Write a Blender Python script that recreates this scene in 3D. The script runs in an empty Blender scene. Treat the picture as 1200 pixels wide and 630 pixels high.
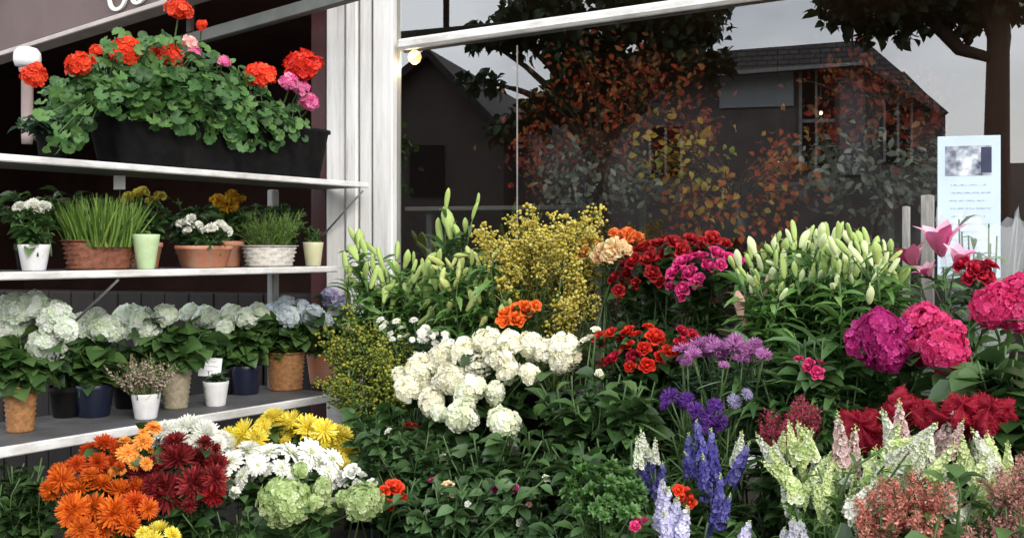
import bpy, math, random
import numpy as np
from mathutils import Vector, Matrix, Quaternion
RNG = np.random.default_rng(11)
random.seed(5)
sc = bpy.context.scene
COL = sc.collection
PI = math.pi
# ------------------------------------------------------------------ geometry of the place
EYE = 1.5
FOC = 1200.0
HOR = 293.0
D = np.array([0.8365, -0.5480]); D = D / np.linalg.norm(D)      # along the shop front
N = np.array([D[1], -D[0]])                                     # out of the shop front, to the street
WALL = 3.481                                                    # eye to shop front
S = np.array([0.569, 0.8225]); S = S / np.linalg.norm(S)        # along the display rack
M = np.array([-S[1], S[0]])                                     # behind the rack
RACK = 3.0445
F0 = np.array([-0.67, 4.60]); F0 = F0 - N * (F0 @ N + WALL)      # foot of the white pilaster

def P(x, y, Y):
    return np.array([(x - 600) / FOC * Y, Y, EYE + (HOR - y) / FOC * Y])
def YW(x, w):
    a = (x - 600) / FOC
    return (WALL - w) / -(N[0] * a + N[1])
def PW(x, y, w):
    return P(x, y, YW(x, w))
def YB(x, b):
    a = (x - 600) / FOC
    return (RACK + b) / (M[0] * a + M[1])
def PB(x, y, b):
    return P(x, y, YB(x, b))
def UW(u, w, z):
    q = F0 + D * u + N * w
    return np.array([q[0], q[1], z])
def u_of(p):
    return (np.asarray(p)[:2] - F0) @ D
def w_of(p):
    return np.asarray(p)[:2] @ N + WALL
def ux(x, w=0.0):
    return u_of(PW(x, 293, w))
# the shop window itself is turned less than the stepped flower stand before it
DV_ = np.array([.968, -.252]); DV_ = DV_ / np.linalg.norm(DV_); NV = np.array([DV_[1], -DV_[0]])
WALLV = -float(np.array([-.67, 4.60]) @ NV)
FV = np.array([-.67, 4.60])
def YV(x, w):
    a = (x - 600) / FOC
    return (WALLV - w) / -(NV[0] * a + NV[1])
def PV(x, y, w): return P(x, y, YV(x, w))
def UV(u, w, z):
    q = FV + DV_ * u + NV * w
    return np.array([q[0], q[1], z])
def uv(x, w=0.0): return (PV(x, 293, w)[:2] - FV) @ DV_
ANG_V = math.atan2(DV_[1], DV_[0])
ANG_D = math.atan2(D[1], D[0])
ANG_S = math.atan2(S[1], S[0])

# ------------------------------------------------------------------ mesh helpers
class MB:
    def __init__(self):
        self.v = []; self.n = 0; self.f = {}
    def add(self, V, F, mi=0):
        V = np.asarray(V, float).reshape(-1, 3)
        for f in F:
            self.f.setdefault((len(f), mi), []).append(np.asarray([f]) + self.n)
        self.v.append(V); self.n += len(V)
    def many(self, T, pos, mats, mi=0):
        V, F = T
        V = np.asarray(V); k = len(V); pos = np.asarray(pos).reshape(-1, 3); m = len(pos)
        if m == 0: return
        W = np.einsum('nij,kj->nki', mats, V) + pos[:, None, :]
        by = {}
        for f in F: by.setdefault(len(f), []).append(f)
        off = self.n + np.arange(m) * k
        for L, fs in by.items():
            A = (np.asarray(fs)[None] + off[:, None, None]).reshape(-1, L)
            self.f.setdefault((L, mi), []).append(A)
        self.v.append(W.reshape(-1, 3)); self.n += m * k
    def mesh(self, name, mats, smooth=True):
        me = bpy.data.meshes.new(name)
        V = np.concatenate(self.v) if self.v else np.zeros((0, 3))
        loops = []; starts = []; mis = []; c = 0
        for (L, mi), arrs in self.f.items():
            A = np.concatenate(arrs)
            loops.append(A.reshape(-1)); starts.append(c + np.arange(len(A)) * L); mis.append(np.full(len(A), mi)); c += A.size
        loops = np.concatenate(loops); starts = np.concatenate(starts); mis = np.concatenate(mis)
        me.vertices.add(len(V)); me.vertices.foreach_set('co', V.astype(np.float32).ravel())
        me.loops.add(len(loops)); me.loops.foreach_set('vertex_index', loops.astype(np.int32))
        me.polygons.add(len(starts)); me.polygons.foreach_set('loop_start', starts.astype(np.int32))
        me.polygons.foreach_set('material_index', mis.astype(np.int32))
        me.polygons.foreach_set('use_smooth', np.full(len(starts), bool(smooth)))
        for m in (mats if isinstance(mats, (list, tuple)) else [mats]): me.materials.append(m)
        me.update(calc_edges=True); me.validate()
        return me

def link(name, me, parent=None, loc=None):
    o = bpy.data.objects.new(name, me); COL.objects.link(o)
    if parent is not None: o.parent = parent
    if loc is not None: o.location = loc
    return o
def tag(o, label=None, cat=None, group=None, kind=None):
    if label: o['label'] = label
    if cat: o['category'] = cat
    if group: o['group'] = group
    if kind: o['kind'] = kind
    return o
def thing(name, label, cat, loc, rz=0.0, group=None):
    o = bpy.data.objects.new(name, None); COL.objects.link(o)
    o.empty_display_size = 0.05
    o.location = loc; o.rotation_euler = (0, 0, rz)
    return tag(o, label, cat, group)
def world_part(name, me, parent):
    """a part whose mesh is in world coordinates"""
    o = link(name, me, parent)
    bpy.context.view_layer.update
    mw = Matrix.Translation(parent.location) @ parent.rotation_euler.to_matrix().to_4x4()
    o.matrix_parent_inverse = mw.inverted()
    return o

def unit(a):
    a = np.asarray(a, float)
    return a / np.maximum(np.linalg.norm(a, axis=-1, keepdims=True), 1e-9)
def frames(ydir, up):
    y = unit(ydir); up = np.broadcast_to(np.asarray(up, float), y.shape)
    x = np.cross(y, up)
    bad = np.linalg.norm(x, axis=-1) < 1e-4
    if bad.any(): x[bad] = np.cross(y[bad], np.array([0.31, 0.87, 0.2]))
    x = unit(x); z = np.cross(x, y)
    return np.stack([x, y, z], axis=-1)
def rand_dirs(n, rng=None):
    return unit((rng or RNG).normal(size=(n, 3)))

def box(mb, lo, hi, mi=0, fr=None, bev=0.0):
    """box in local frame fr=(origin, X, Y) -> world"""
    x0, y0, z0 = lo; x1, y1, z1 = hi
    b = min(bev, (x1 - x0) / 3, (y1 - y0) / 3, (z1 - z0) / 3)
    if b <= 0:
        V = np.array([[x, y, z] for z in (z0, z1) for y in (y0, y1) for x in (x0, x1)], float)
        F = [(0, 2, 3, 1), (4, 5, 7, 6), (0, 1, 5, 4), (2, 6, 7, 3), (0, 4, 6, 2), (1, 3, 7, 5)]
    else:
        V = []; idx = {}
        for sx in (0, 1):
            for sy in (0, 1):
                for sz in (0, 1):
                    c = [(x0, x1)[sx], (y0, y1)[sy], (z0, z1)[sz]]
                    sg = [1 - 2 * sx, 1 - 2 * sy, 1 - 2 * sz]
                    for ax in range(3):
                        p = [c[k] + (sg[k] * b if k != ax else 0) for k in range(3)]
                        idx[(sx, sy, sz, ax)] = len(V); V.append(p)
        F = []
        for ax in range(3):
            o1, o2 = [k for k in range(3) if k != ax]
            for s in (0, 1):
                ring = []
                for (a, c) in ((0, 0), (1, 0), (1, 1), (0, 1)):
                    t = [0, 0, 0]; t[ax] = s; t[o1] = a; t[o2] = c
                    ring.append(idx[(t[0], t[1], t[2], ax)])
                F.append(tuple(ring))
        for ax in range(3):                       # edges along ax
            o1, o2 = [k for k in range(3) if k != ax]
            for a in (0, 1):
                for c in (0, 1):
                    t0 = [0, 0, 0]; t1 = [0, 0, 0]; t1[ax] = 1
                    for t in (t0, t1): t[o1] = a; t[o2] = c
                    F.append((idx[(*t0, o1)], idx[(*t0, o2)], idx[(*t1, o2)], idx[(*t1, o1)]))
        for sx in (0, 1):
            for sy in (0, 1):
                for sz in (0, 1):
                    F.append(tuple(idx[(sx, sy, sz, k)] for k in range(3)))
        V = np.array(V)
    if fr is not None:
        o, X, Yv = [np.asarray(q, float) for q in fr]
        V = o + V[:, :1] * X + V[:, 1:2] * Yv + V[:, 2:3] * np.array([0, 0, 1.0])
    mb.add(V, F, mi)
FRW = (np.array([F0[0], F0[1], 0]), np.array([D[0], D[1], 0]), np.array([N[0], N[1], 0]))   # u, w, z
FRV = (np.array([FV[0], FV[1], 0]), np.array([DV_[0], DV_[1], 0]), np.array([NV[0], NV[1], 0]))
def vbox(mb, u0, u1, w0, w1, z0, z1, mi=0, bev=0.0):
    box(mb, (u0, w0, z0), (u1, w1, z1), mi, FRV, bev)
def fbox(mb, u0, u1, w0, w1, z0, z1, mi=0, bev=0.0):
    box(mb, (u0, w0, z0), (u1, w1, z1), mi, FRW, bev)

def tube(mb, pts, r, sides=5, mi=0):
    pts = np.asarray(pts, float); n = len(pts)
    r = np.broadcast_to(np.asarray(r, float), (n,))
    t = np.gradient(pts, axis=0); t = unit(t)
    ref = np.array([0.123, 0.456, 0.88]) if abs(t[0, 2]) < 0.9 else np.array([1.0, 0.1, 0])
    x = unit(np.cross(t, ref)); y = np.cross(t, x)
    a = np.arange(sides) / sides * 2 * PI
    V = pts[:, None] + r[:, None, None] * (np.cos(a)[None, :, None] * x[:, None] + np.sin(a)[None, :, None] * y[:, None])
    F = []
    for i in range(n - 1):
        for j in range(sides):
            k = (j + 1) % sides
            F.append((i * sides + j, i * sides + k, (i + 1) * sides + k, (i + 1) * sides + j))
    F.append(tuple(range(sides))[::-1]); F.append(tuple((n - 1) * sides + j for j in range(sides)))
    mb.add(V.reshape(-1, 3), F, mi)

def lathe(mb, prof, seg=32, sx=1.0, sy=1.0, mi=0, sup=2.0, wob=None):
    """prof [(r,z)] ; sup superellipse power ; wob(i,j)-> radial factor"""
    a = np.arange(seg) / seg * 2 * PI
    ca, sa = np.cos(a), np.sin(a)
    q = (np.abs(ca) ** sup + np.abs(sa) ** sup) ** (-1 / sup)
    V = []
    for i, (r, z) in enumerate(prof):
        k = r * q * (np.array([wob(i, j) for j in range(seg)]) if wob else 1.0)
        V.append(np.stack([k * ca * sx, k * sa * sy, np.full(seg, z)], -1))
    F = []
    for i in range(len(prof) - 1):
        for j in range(seg):
            k = (j + 1) % seg
            F.append((i * seg + j, i * seg + k, (i + 1) * seg + k, (i + 1) * seg + j))
    F.append(tuple(range(seg))[::-1]); F.append(tuple((len(prof) - 1) * seg + j for j in range(seg)))
    mb.add(np.concatenate(V), F, mi)

def bez(a, b, c, d, n=7):
    t = np.linspace(0, 1, n)[:, None]
    return (1 - t) ** 3 * a + 3 * (1 - t) ** 2 * t * b + 3 * (1 - t) * t * t * c + t ** 3 * d

# ------------------------------------------------------------------ materials
MATS = {}
def nodes(name):
    m = bpy.data.materials.new(name); m.use_nodes = True
    nt = m.node_tree; b = nt.nodes['Principled BSDF']
    return m, nt, b, nt.nodes['Material Output']
def lk(nt, a, b): nt.links.new(a, b)
def ramp(nt, stops):
    r = nt.nodes.new('ShaderNodeValToRGB')
    el = r.color_ramp.elements
    while len(el) < len(stops): el.new(0.5)
    for e, (p, c) in zip(el, stops): e.position = p; e.color = (*c, 1)
    return r
def organic(name, cols, rough=0.5, trans=0.25, spec=0.4, noise=40, nstr=0.35, objvar=0.12):
    """leaf or petal: one colour per island from the ramp, light mottling, some light coming through"""
    if name in MATS: return MATS[name]
    m, nt, b, out = nodes(name)
    g = nt.nodes.new('ShaderNodeNewGeometry')
    r = ramp(nt, [(i / max(1, len(cols) - 1), c) for i, c in enumerate(cols)])
    tc = nt.nodes.new('ShaderNodeTexCoord')
    nz = nt.nodes.new('ShaderNodeTexNoise'); nz.inputs['Scale'].default_value = noise; nz.inputs['Detail'].default_value = 3
    lk(nt, tc.outputs['Object'], nz.inputs['Vector'])
    ad = nt.nodes.new('ShaderNodeMath'); ad.operation = 'MULTIPLY_ADD'
    lk(nt, nz.outputs['Fac'], ad.inputs[0]); ad.inputs[1].default_value = nstr
    sb = nt.nodes.new('ShaderNodeMath'); sb.operation = 'SUBTRACT'; lk(nt, g.outputs['Random Per Island'], sb.inputs[0]); sb.inputs[1].default_value = nstr / 2
    lk(nt, sb.outputs[0], ad.inputs[2]); lk(nt, ad.outputs[0], r.inputs['Fac'])
    oi = nt.nodes.new('ShaderNodeObjectInfo')
    mr = nt.nodes.new('ShaderNodeMapRange'); mr.inputs['To Min'].default_value = 1 - objvar; mr.inputs['To Max'].default_value = 1 + objvar
    lk(nt, oi.outputs['Random'], mr.inputs['Value'])
    hs = nt.nodes.new('ShaderNodeHueSaturation'); lk(nt, r.outputs['Color'], hs.inputs['Color']); lk(nt, mr.outputs['Result'], hs.inputs['Value'])
    lk(nt, hs.outputs['Color'], b.inputs['Base Color'])
    b.inputs['Roughness'].default_value = rough
    b.inputs['Specular IOR Level'].default_value = spec
    if trans > 0:
        t = nt.nodes.new('ShaderNodeBsdfTranslucent'); lk(nt, hs.outputs['Color'], t.inputs['Color'])
        mx = nt.nodes.new('ShaderNodeMixShader'); mx.inputs[0].default_value = trans
        lk(nt, b.outputs[0], mx.inputs[1]); lk(nt, t.outputs[0], mx.inputs[2]); lk(nt, mx.outputs[0], out.inputs['Surface'])
    MATS[name] = m
    return m
def solid(name, c, rough=0.5, var=0.25, scale=6, metal=0.0, bump=0.0, bscale=60, spec=0.4, c2=None, stretch=None):
    if name in MATS: return MATS[name]
    m, nt, b, out = nodes(name)
    tc = nt.nodes.new('ShaderNodeTexCoord')
    vec = tc.outputs['Object']
    if stretch:
        mp = nt.nodes.new('ShaderNodeMapping'); mp.inputs['Scale'].default_value = stretch
        lk(nt, vec, mp.inputs['Vector']); vec = mp.outputs['Vector']
    nz = nt.nodes.new('ShaderNodeTexNoise'); nz.inputs['Scale'].default_value = scale; nz.inputs['Detail'].default_value = 6; nz.inputs['Roughness'].default_value = 0.65
    lk(nt, vec, nz.inputs['Vector'])
    c = np.array(c); d = np.array(c2) if c2 is not None else c * (1 - var)
    r = ramp(nt, [(0.32, tuple(d)), (0.62, tuple(c))])
    lk(nt, nz.outputs['Fac'], r.inputs['Fac']); lk(nt, r.outputs['Color'], b.inputs['Base Color'])
    b.inputs['Roughness'].default_value = rough; b.inputs['Metallic'].default_value = metal; b.inputs['Specular IOR Level'].default_value = spec
    if bump > 0:
        n2 = nt.nodes.new('ShaderNodeTexNoise'); n2.inputs['Scale'].default_value = bscale; n2.inputs['Detail'].default_value = 4
        lk(nt, vec, n2.inputs['Vector'])
        bp = nt.nodes.new('ShaderNodeBump'); bp.inputs['Strength'].default_value = bump; bp.inputs['Distance'].default_value = 0.005
        lk(nt, n2.outputs['Fac'], bp.inputs['Height']); lk(nt, bp.outputs[0], b.inputs['Normal'])
    MATS[name] = m
    return m
def emit(name, c, s):
    m, nt, b, out = nodes(name)
    b.inputs['Base Color'].default_value = (*c, 1); b.inputs['Emission Color'].default_value = (*c, 1); b.inputs['Emission Strength'].default_value = s
    return m

LEAF = organic('leaf_dark', [(.022, .052, .014), (.040, .092, .024), (.078, .145, .042)], .40, .25, .5)
LEAF_MID = organic('leaf_mid', [(.035, .080, .020), (.065, .145, .036), (.12, .21, .060)], .42, .3, .45)
LEAF_BRIGHT = organic('leaf_bright', [(.05, .12, .02), (.10, .22, .04), (.17, .30, .07)], .45, .3, .4)
LEAF_GER = organic('leaf_geranium', [(.025, .07, .018), (.050, .13, .032), (.10, .20, .05)], .5, .25, .35)
LEAF_BLUE = organic('leaf_blue', [(.025, .055, .03), (.05, .10, .055), (.09, .15, .09)], .5, .2, .35)
LEAF_YEL = organic('leaf_yellowgreen', [(.10, .14, .02), (.18, .22, .03), (.28, .30, .06)], .5, .3, .3)
LILY_LEAF = organic('leaf_lily', [(.035, .085, .025), (.075, .165, .045), (.13, .24, .08)], .38, .3, .5)
GRASS = organic('grass_blade', [(.06, .13, .02), (.13, .24, .04), (.24, .34, .08)], .5, .3, .3)
STEM = solid('stem_green', (.06, .12, .03), .5, .4, 20)
TWIG = solid('twig_brown', (.06, .04, .025), .8, .4, 20)

def petal(name, *cols, rough=.6, trans=.3, nstr=.3, objvar=.1): return organic('petal_' + name, list(cols), rough, trans, .25, 30, nstr, objvar)
PT = dict(
    red=petal('red', (.42, .012, .008), (.62, .022, .012), (.78, .05, .02)),
    scarlet=petal('scarlet', (.6, .03, .01), (.8, .055, .018), (.9, .10, .03)),
    orange=petal('orange', (.42, .065, .008), (.66, .13, .012), (.80, .22, .02), nstr=.5),
    redorange=petal('redorange', (.42, .04, .006), (.60, .08, .01), (.7, .12, .015)),
    lightorange=petal('lightorange', (.75, .22, .02), (.85, .34, .05), (.9, .45, .12)),
    burgundy=petal('burgundy', (.08, .005, .006), (.19, .010, .012), (.40, .05, .05), nstr=.6),
    darkred=petal('darkred', (.17, .004, .008), (.32, .008, .014), (.48, .02, .02)),
    crimson=petal('crimson', (.22, .004, .018), (.40, .008, .032), (.56, .02, .05)),
    magenta=petal('magenta', (.30, .008, .10), (.50, .02, .20), (.70, .08, .34), nstr=.5),
    pinkred=petal('pinkred', (.42, .012, .075), (.62, .028, .15), (.76, .09, .26), nstr=.5),
    pink=petal('pink', (.62, .06, .24), (.78, .16, .38), (.85, .35, .52)),
    palepink=petal('palepink', (.75, .34, .32), (.82, .48, .44), (.85, .6, .55)),
    white=petal('white', (.78, .79, .68), (.87, .87, .80), (.90, .90, .86), trans=.3),
    cream=petal('cream', (.80, .76, .55), (.86, .84, .68), (.88, .87, .76)),
    ivory=petal('ivory', (.74, .80, .52), (.84, .86, .68), (.88, .88, .78)),
    peach=petal('peach', (.85, .55, .28), (.88, .70, .42), (.9, .78, .55)),
    yellow=petal('yellow', (.74, .56, .03), (.87, .75, .08), (.90, .86, .30), nstr=.5),
    gold=petal('gold', (.40, .31, .03), (.60, .49, .07), (.74, .66, .22)),
    palegreen=petal('palegreen', (.28, .40, .12), (.45, .56, .24), (.62, .70, .40)),
    hydwhite=petal('hydwhite', (.68, .80, .58), (.83, .88, .78), (.90, .91, .88), trans=.4, objvar=.04),
    hydblue=petal('hydblue', (.58, .68, .72), (.74, .81, .86), (.84, .88, .90), trans=.35),
    lilac=petal('lilac', (.28, .24, .42), (.42, .38, .56), (.55, .52, .66)),
    purple=petal('purple', (.07, .02, .18), (.14, .04, .30), (.25, .10, .42)),
    orchid=petal('orchid', (.34, .10, .30), (.50, .19, .44), (.64, .36, .58)),
    blue=petal('blue', (.055, .048, .22), (.115, .10, .38), (.24, .22, .52), nstr=.5),
    lavender=petal('lavender', (.48, .46, .68), (.62, .60, .78), (.74, .72, .84)),
    salmon=petal('salmon', (.42, .11, .08), (.60, .21, .16), (.72, .36, .28)),
    snap=petal('snap', (.50, .64, .20), (.72, .80, .42), (.86, .88, .66)),
    snapwhite=petal('snapwhite', (.68, .74, .52), (.80, .83, .70), (.86, .84, .80)),
    budgreen=petal('budgreen', (.24, .40, .08), (.42, .56, .16), (.62, .72, .34)),
    budpink=petal('budpink', (.66, .30, .28), (.75, .45, .38), (.7, .62, .42)),
    heather=petal('heather', (.38, .30, .22), (.50, .42, .34), (.58, .40, .40)),
)
EYE_YEL = solid('flower_eye', (.62, .55, .08), .7, .4, 60)
EYE_GRN = solid('flower_eye_green', (.38, .45, .10), .7, .4, 60)

def paint_white():
    m, nt, b, out = nodes('white_paint')
    tc = nt.nodes.new('ShaderNodeTexCoord')
    mp = nt.nodes.new('ShaderNodeMapping'); mp.inputs['Scale'].default_value = (14, 14, .9); lk(nt, tc.outputs['Object'], mp.inputs['Vector'])
    nz = nt.nodes.new('ShaderNodeTexNoise'); nz.inputs['Scale'].default_value = 1.6; nz.inputs['Detail'].default_value = 7; nz.inputs['Roughness'].default_value = .7
    lk(nt, mp.outputs[0], nz.inputs['Vector'])
    r = ramp(nt, [(.30, (.33, .30, .27)), (.42, (.56, .55, .53)), (.62, (.70, .70, .69))]); lk(nt, nz.outputs['Fac'], r.inputs['Fac'])
    lk(nt, r.outputs['Color'], b.inputs['Base Color']); b.inputs['Roughness'].default_value = .5
    bp = nt.nodes.new('ShaderNodeBump'); bp.inputs['Strength'].default_value = .25; bp.inputs['Distance'].default_value = .004
    lk(nt, nz.outputs['Fac'], bp.inputs['Height']); lk(nt, bp.outputs[0], b.inputs['Normal'])
    return m
WHITE = paint_white()
SHELFW = solid('shelf_white', (.70, .70, .69), .45, .3, 7, bump=.15, bscale=30, stretch=(1, 1, 3), c2=(.44, .42, .39))
MAROON = solid('maroon_paint', (.05, .012, .012), .45, .35, 8, stretch=(6, 6, 1))
FASCIA = solid('fascia_paint', (.115, .072, .066), .5, .25, 4)
TRIM = solid('trim_pale', (.46, .40, .37), .5, .25, 8)
DARKWOOD = solid('dark_wood', (.045, .028, .02), .6, .4, 5, bump=.3, stretch=(1, 1, 8))
ROOMW = solid('room_wall', (.11, .055, .045), .8, .4, 2)
ROOMF = solid('room_floor', (.05, .045, .04), .6, .4, 3)
GREYBAR = solid('grey_rail', (.22, .22, .21), .5, .25, 9)
BLACKP = solid('black_plastic', (.004, .004, .005), .7, .3, 16, spec=.12, c2=(.012, .011, .010))
NAVYP = solid('navy_glaze', (.012, .016, .035), .25, .3, 8, spec=.5)
WPOT = solid('white_pot', (.78, .79, .82), .35, .08, 14, c2=(.62, .60, .56))
GPOT = solid('pale_green_pot', (.50, .66, .38), .35, .12, 14, c2=(.42, .53, .30))
CPOT = solid('cream_pot', (.60, .58, .36), .35, .15, 6)
TERRA = solid('terracotta', (.48, .17, .085), .85, .3, 16, bump=.3, c2=(.40, .24, .17))
SOIL = solid('soil', (.02, .014, .01), .95, .4, 40, bump=.6)
WICK_R = solid('wicker_red', (.24, .085, .045), .65, .5, 60, bump=.4, bscale=160)
WICK_B = solid('wicker_brown', (.36, .17, .06), .65, .5, 60, bump=.4, bscale=160)
WICK_W = solid('wicker_white', (.66, .62, .56), .6, .3, 60, bump=.4, bscale=160)
WICK_G = solid('wicker_beige', (.34, .29, .20), .7, .4, 60, bump=.4, bscale=160)
BUCKG = solid('green_bucket', (.05, .11, .03), .45, .3, 6)
BUCKD = solid('dark_bucket', (.015, .017, .016), .5, .3, 6)
GALV = solid('galvanised', (.32, .33, .34), .4, .3, 10, metal=.8)
CARD = solid('white_card', (.82, .83, .85), .6, .05, 4)
INK = solid('grey_ink', (.12, .12, .16), .7, .3, 30)

# ------------------------------------------------------------------ templates: leaves and petals (forward +Y, face +Z)
def blade(prof, cols=3, cup=0.0, wave=0.0, ph=0.0):
    V = []; F = []
    n = len(prof)
    for i, (y, w, z) in enumerate(prof):
        for j in range(cols):
            t = -1 + 2 * j / (cols - 1)
            V.append((t * w, y, z + cup * w * t * t + wave * w * math.sin(3.1 * t + i * 2.1 + ph)))
    for i in range(n - 1):
        for j in range(cols - 1):
            a = i * cols + j
            F.append((a, a + 1, a + cols + 1, a + cols))
    return np.array(V), F
L_OVATE = blade([(0, .02, 0), (.12, .03, .02), (.3, .27, .07), (.55, .32, .08), (.8, .19, .02), (1, .015, -.08)], 3, .35)
L_BROAD = blade([(0, .02, 0), (.10, .05, .02), (.3, .34, .08), (.55, .40, .08), (.8, .25, 0), (1, .02, -.14)], 5, .25, .05)
L_LANCE = blade([(0, .02, 0), (.2, .075, .05), (.5, .10, .08), (.8, .06, .02), (1, .008, -.1)], 3, .5)
L_NARROW = blade([(0, .012, 0), (.4, .03, .03), (.8, .02, .02), (1, .003, -.05)], 2, 0)
L_SMALL = blade([(0, .05, 0), (.4, .26, .05), (.75, .22, .03), (1, .03, -.05)], 3, .3)
L_BLADE = blade([(0, .022, 0), (.35, .022, .0), (.7, .016, .05), (1, .003, .14)], 2, 0)
def round_leaf(nl=9):
    V = [(0, 0.45, .0)]; F = []
    k = 4 * nl
    for i in range(k + 1):
        a = -PI * .86 + 2 * PI * .86 * i / k
        r = .52 * (1 + .07 * math.cos(i / k * nl * 2 * PI))
        V.append((r * math.sin(a) , .45 + r * math.cos(a), .09 + .04 * math.cos(5 * a)))
    m0 = len(V)
    for i in range(k + 1):
        v = V[1 + i]; V.append((v[0] * .5, .45 + (v[1] - .45) * .5, .02))
    for i in range(k):
        F.append((m0 + i, 1 + i, 2 + i, m0 + i + 1)); F.append((0, m0 + i, m0 + i + 1))
    return np.array(V), F
L_ROUND = round_leaf()
def floret(k=4, wide=.8, cup=.12, rn=.5):
    """k petals sharing the centre point: one island, unit radius, faces +Z"""
    V = [(0, 0, 0)]; F = []
    for i in range(k):
        a0 = 2 * PI * i / k
        h = PI / k * wide
        b = len(V)
        for da, r, z in ((-h * .75, .5, cup * .6), (-h, .82, cup), (-h * .45, 1.0, cup * 1.2), (h * .45, 1.0, cup * 1.2), (h, .82, cup), (h * .75, .5, cup * .6)):
            V.append((r * math.cos(a0 + da), r * math.sin(a0 + da), z))
        V.append((.62 * math.cos(a0), .62 * math.sin(a0), cup * .45))
        c = b + 6
        F += [(0, b, c), (b, b + 1, b + 2, c), (c, b + 2, b + 3), (c, b + 3, b + 4, b + 5), (0, c, b + 5)]
    return np.array(V), F
FL4 = floret(4, .98, .14)
FL5 = floret(5, .95, .16)
def puff():
    """small closed bead, 8-sided double cone smoothed"""
    V = [(0, 0, -.9)]; F = []
    for z, r in ((-.45, .8), (.3, .95)):
        for j in range(6): V.append((r * math.cos(j * PI / 3 + z), r * math.sin(j * PI / 3 + z), z))
    V.append((0, 0, .95))
    for j in range(6):
        k = (j + 1) % 6
        F += [(0, 1 + k, 1 + j), (1 + j, 1 + k, 7 + k, 7 + j), (7 + j, 7 + k, 13)]
    return np.array(V), F
BEAD = puff()

# ------------------------------------------------------------------ flower heads: unit radius, facing +Z
def fib(n, zmin, rng):
    i = np.arange(n) + .5
    z = 1 - (1 - zmin) * i / n
    a = i * 2.39996 + rng.normal(0, .15, n)
    r = np.sqrt(np.clip(1 - z * z, 0, 1))
    return np.stack([r * np.cos(a), r * np.sin(a), z], -1)
def scat(mb, T, pos, ydir, up, size, mi=0):
    Mx = frames(ydir, up) * np.asarray(size).reshape(-1, 1, 1)
    mb.many(T, pos, Mx, mi)
def h_hydrangea(rng, n=130, fs=.26, T=FL4, zmin=-.55):
    mb = MB()
    p = fib(n, zmin, rng)
    lump = 1 + .12 * np.sin(p[:, 0] * 3 + rng.uniform(0, 6)) + .08 * np.sin(p[:, 0] * 5 + rng.uniform(0, 6)) * np.sin(p[:, 1] * 5 + rng.uniform(0, 6))
    q = p * (lump * rng.uniform(.86, 1.02, n))[:, None]
    nrm = unit(p + rng.normal(0, .34, (n, 3)))
    t = unit(np.cross(nrm, rand_dirs(n, rng)))
    scat(mb, T, q, t, nrm, rng.uniform(.7, 1.2, n) * fs)
    c = fib(40, -.7, rng)                                    # dark core florets so no hole shows
    scat(mb, T, c * .72, unit(np.cross(c, rand_dirs(40, rng))), c, np.full(40, .42))
    return mb
def h_geranium(rng):
    return h_hydrangea(rng, 46, .36, FL5, -.15)
def h_chrys(rng, layers=8, per=25, incurve=.7, width=.085, flat=.55):
    mb = MB(); incurve = rng.uniform(.3, 1.3); op = rng.uniform(-14, 16); per = int(rng.uniform(20, 27))
    for L in range(layers):
        f = L / (layers - 1)
        el = math.radians(-28 + op + (108 - op) * f ** 1.1)
        ln = .98 - .42 * f
        m = max(7, int(per * (1 - .45 * f)))
        a = np.arange(m) / m * 2 * PI + rng.uniform(0, 6) + rng.normal(0, .08, m)
        e = el + rng.normal(0, .12, m)
        d = np.stack([np.cos(a) * np.cos(e), np.sin(a) * np.cos(e), np.sin(e)], -1)
        T = blade([(0, width * .35, 0), (.35, width * .8, .02), (.75, width, .07 + .10 * incurve), (1, width * .3, .06 + .42 * incurve * (1 - .3 * f))], 3, .5)
        base = np.stack([np.cos(a) * .10, np.sin(a) * .10, np.full(m, .05 + .25 * f * flat)], -1)
        scat(mb, T, base, d, np.array([0, 0, 1.0]), rng.uniform(.9, 1.08, m) * ln)
    lathe(mb, [(.05, -.25), (.22, -.1), (.25, .08), (.08, .2)], 10, mi=0)
    return mb
def h_daisy(rng, layers=4):
    mb = MB()
    for L in range(layers):
        m = 20 - 2 * L
        a = np.arange(m) / m * 2 * PI + rng.uniform(0, 6) + rng.normal(0, .06, m)
        e = math.radians(-4 + 18 * L) + rng.normal(0, .10, m)
        d = np.stack([np.cos(a) * np.cos(e), np.sin(a) * np.cos(e), np.sin(e)], -1)
        T = blade([(0, .07, 0), (.3, .14, .02), (.75, .15, .0), (1, .05, -.05)], 3, .25)
        scat(mb, T, d * .12, d, np.array([0, 0, 1.0]), rng.uniform(.86, 1.0, m) * (.9 - .14 * L))
    lathe(mb, [(.02, -.18), (.2, -.05), (.24, .10), (.15, .17), (.03, .2)], 12, mi=1)
    return mb
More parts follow.
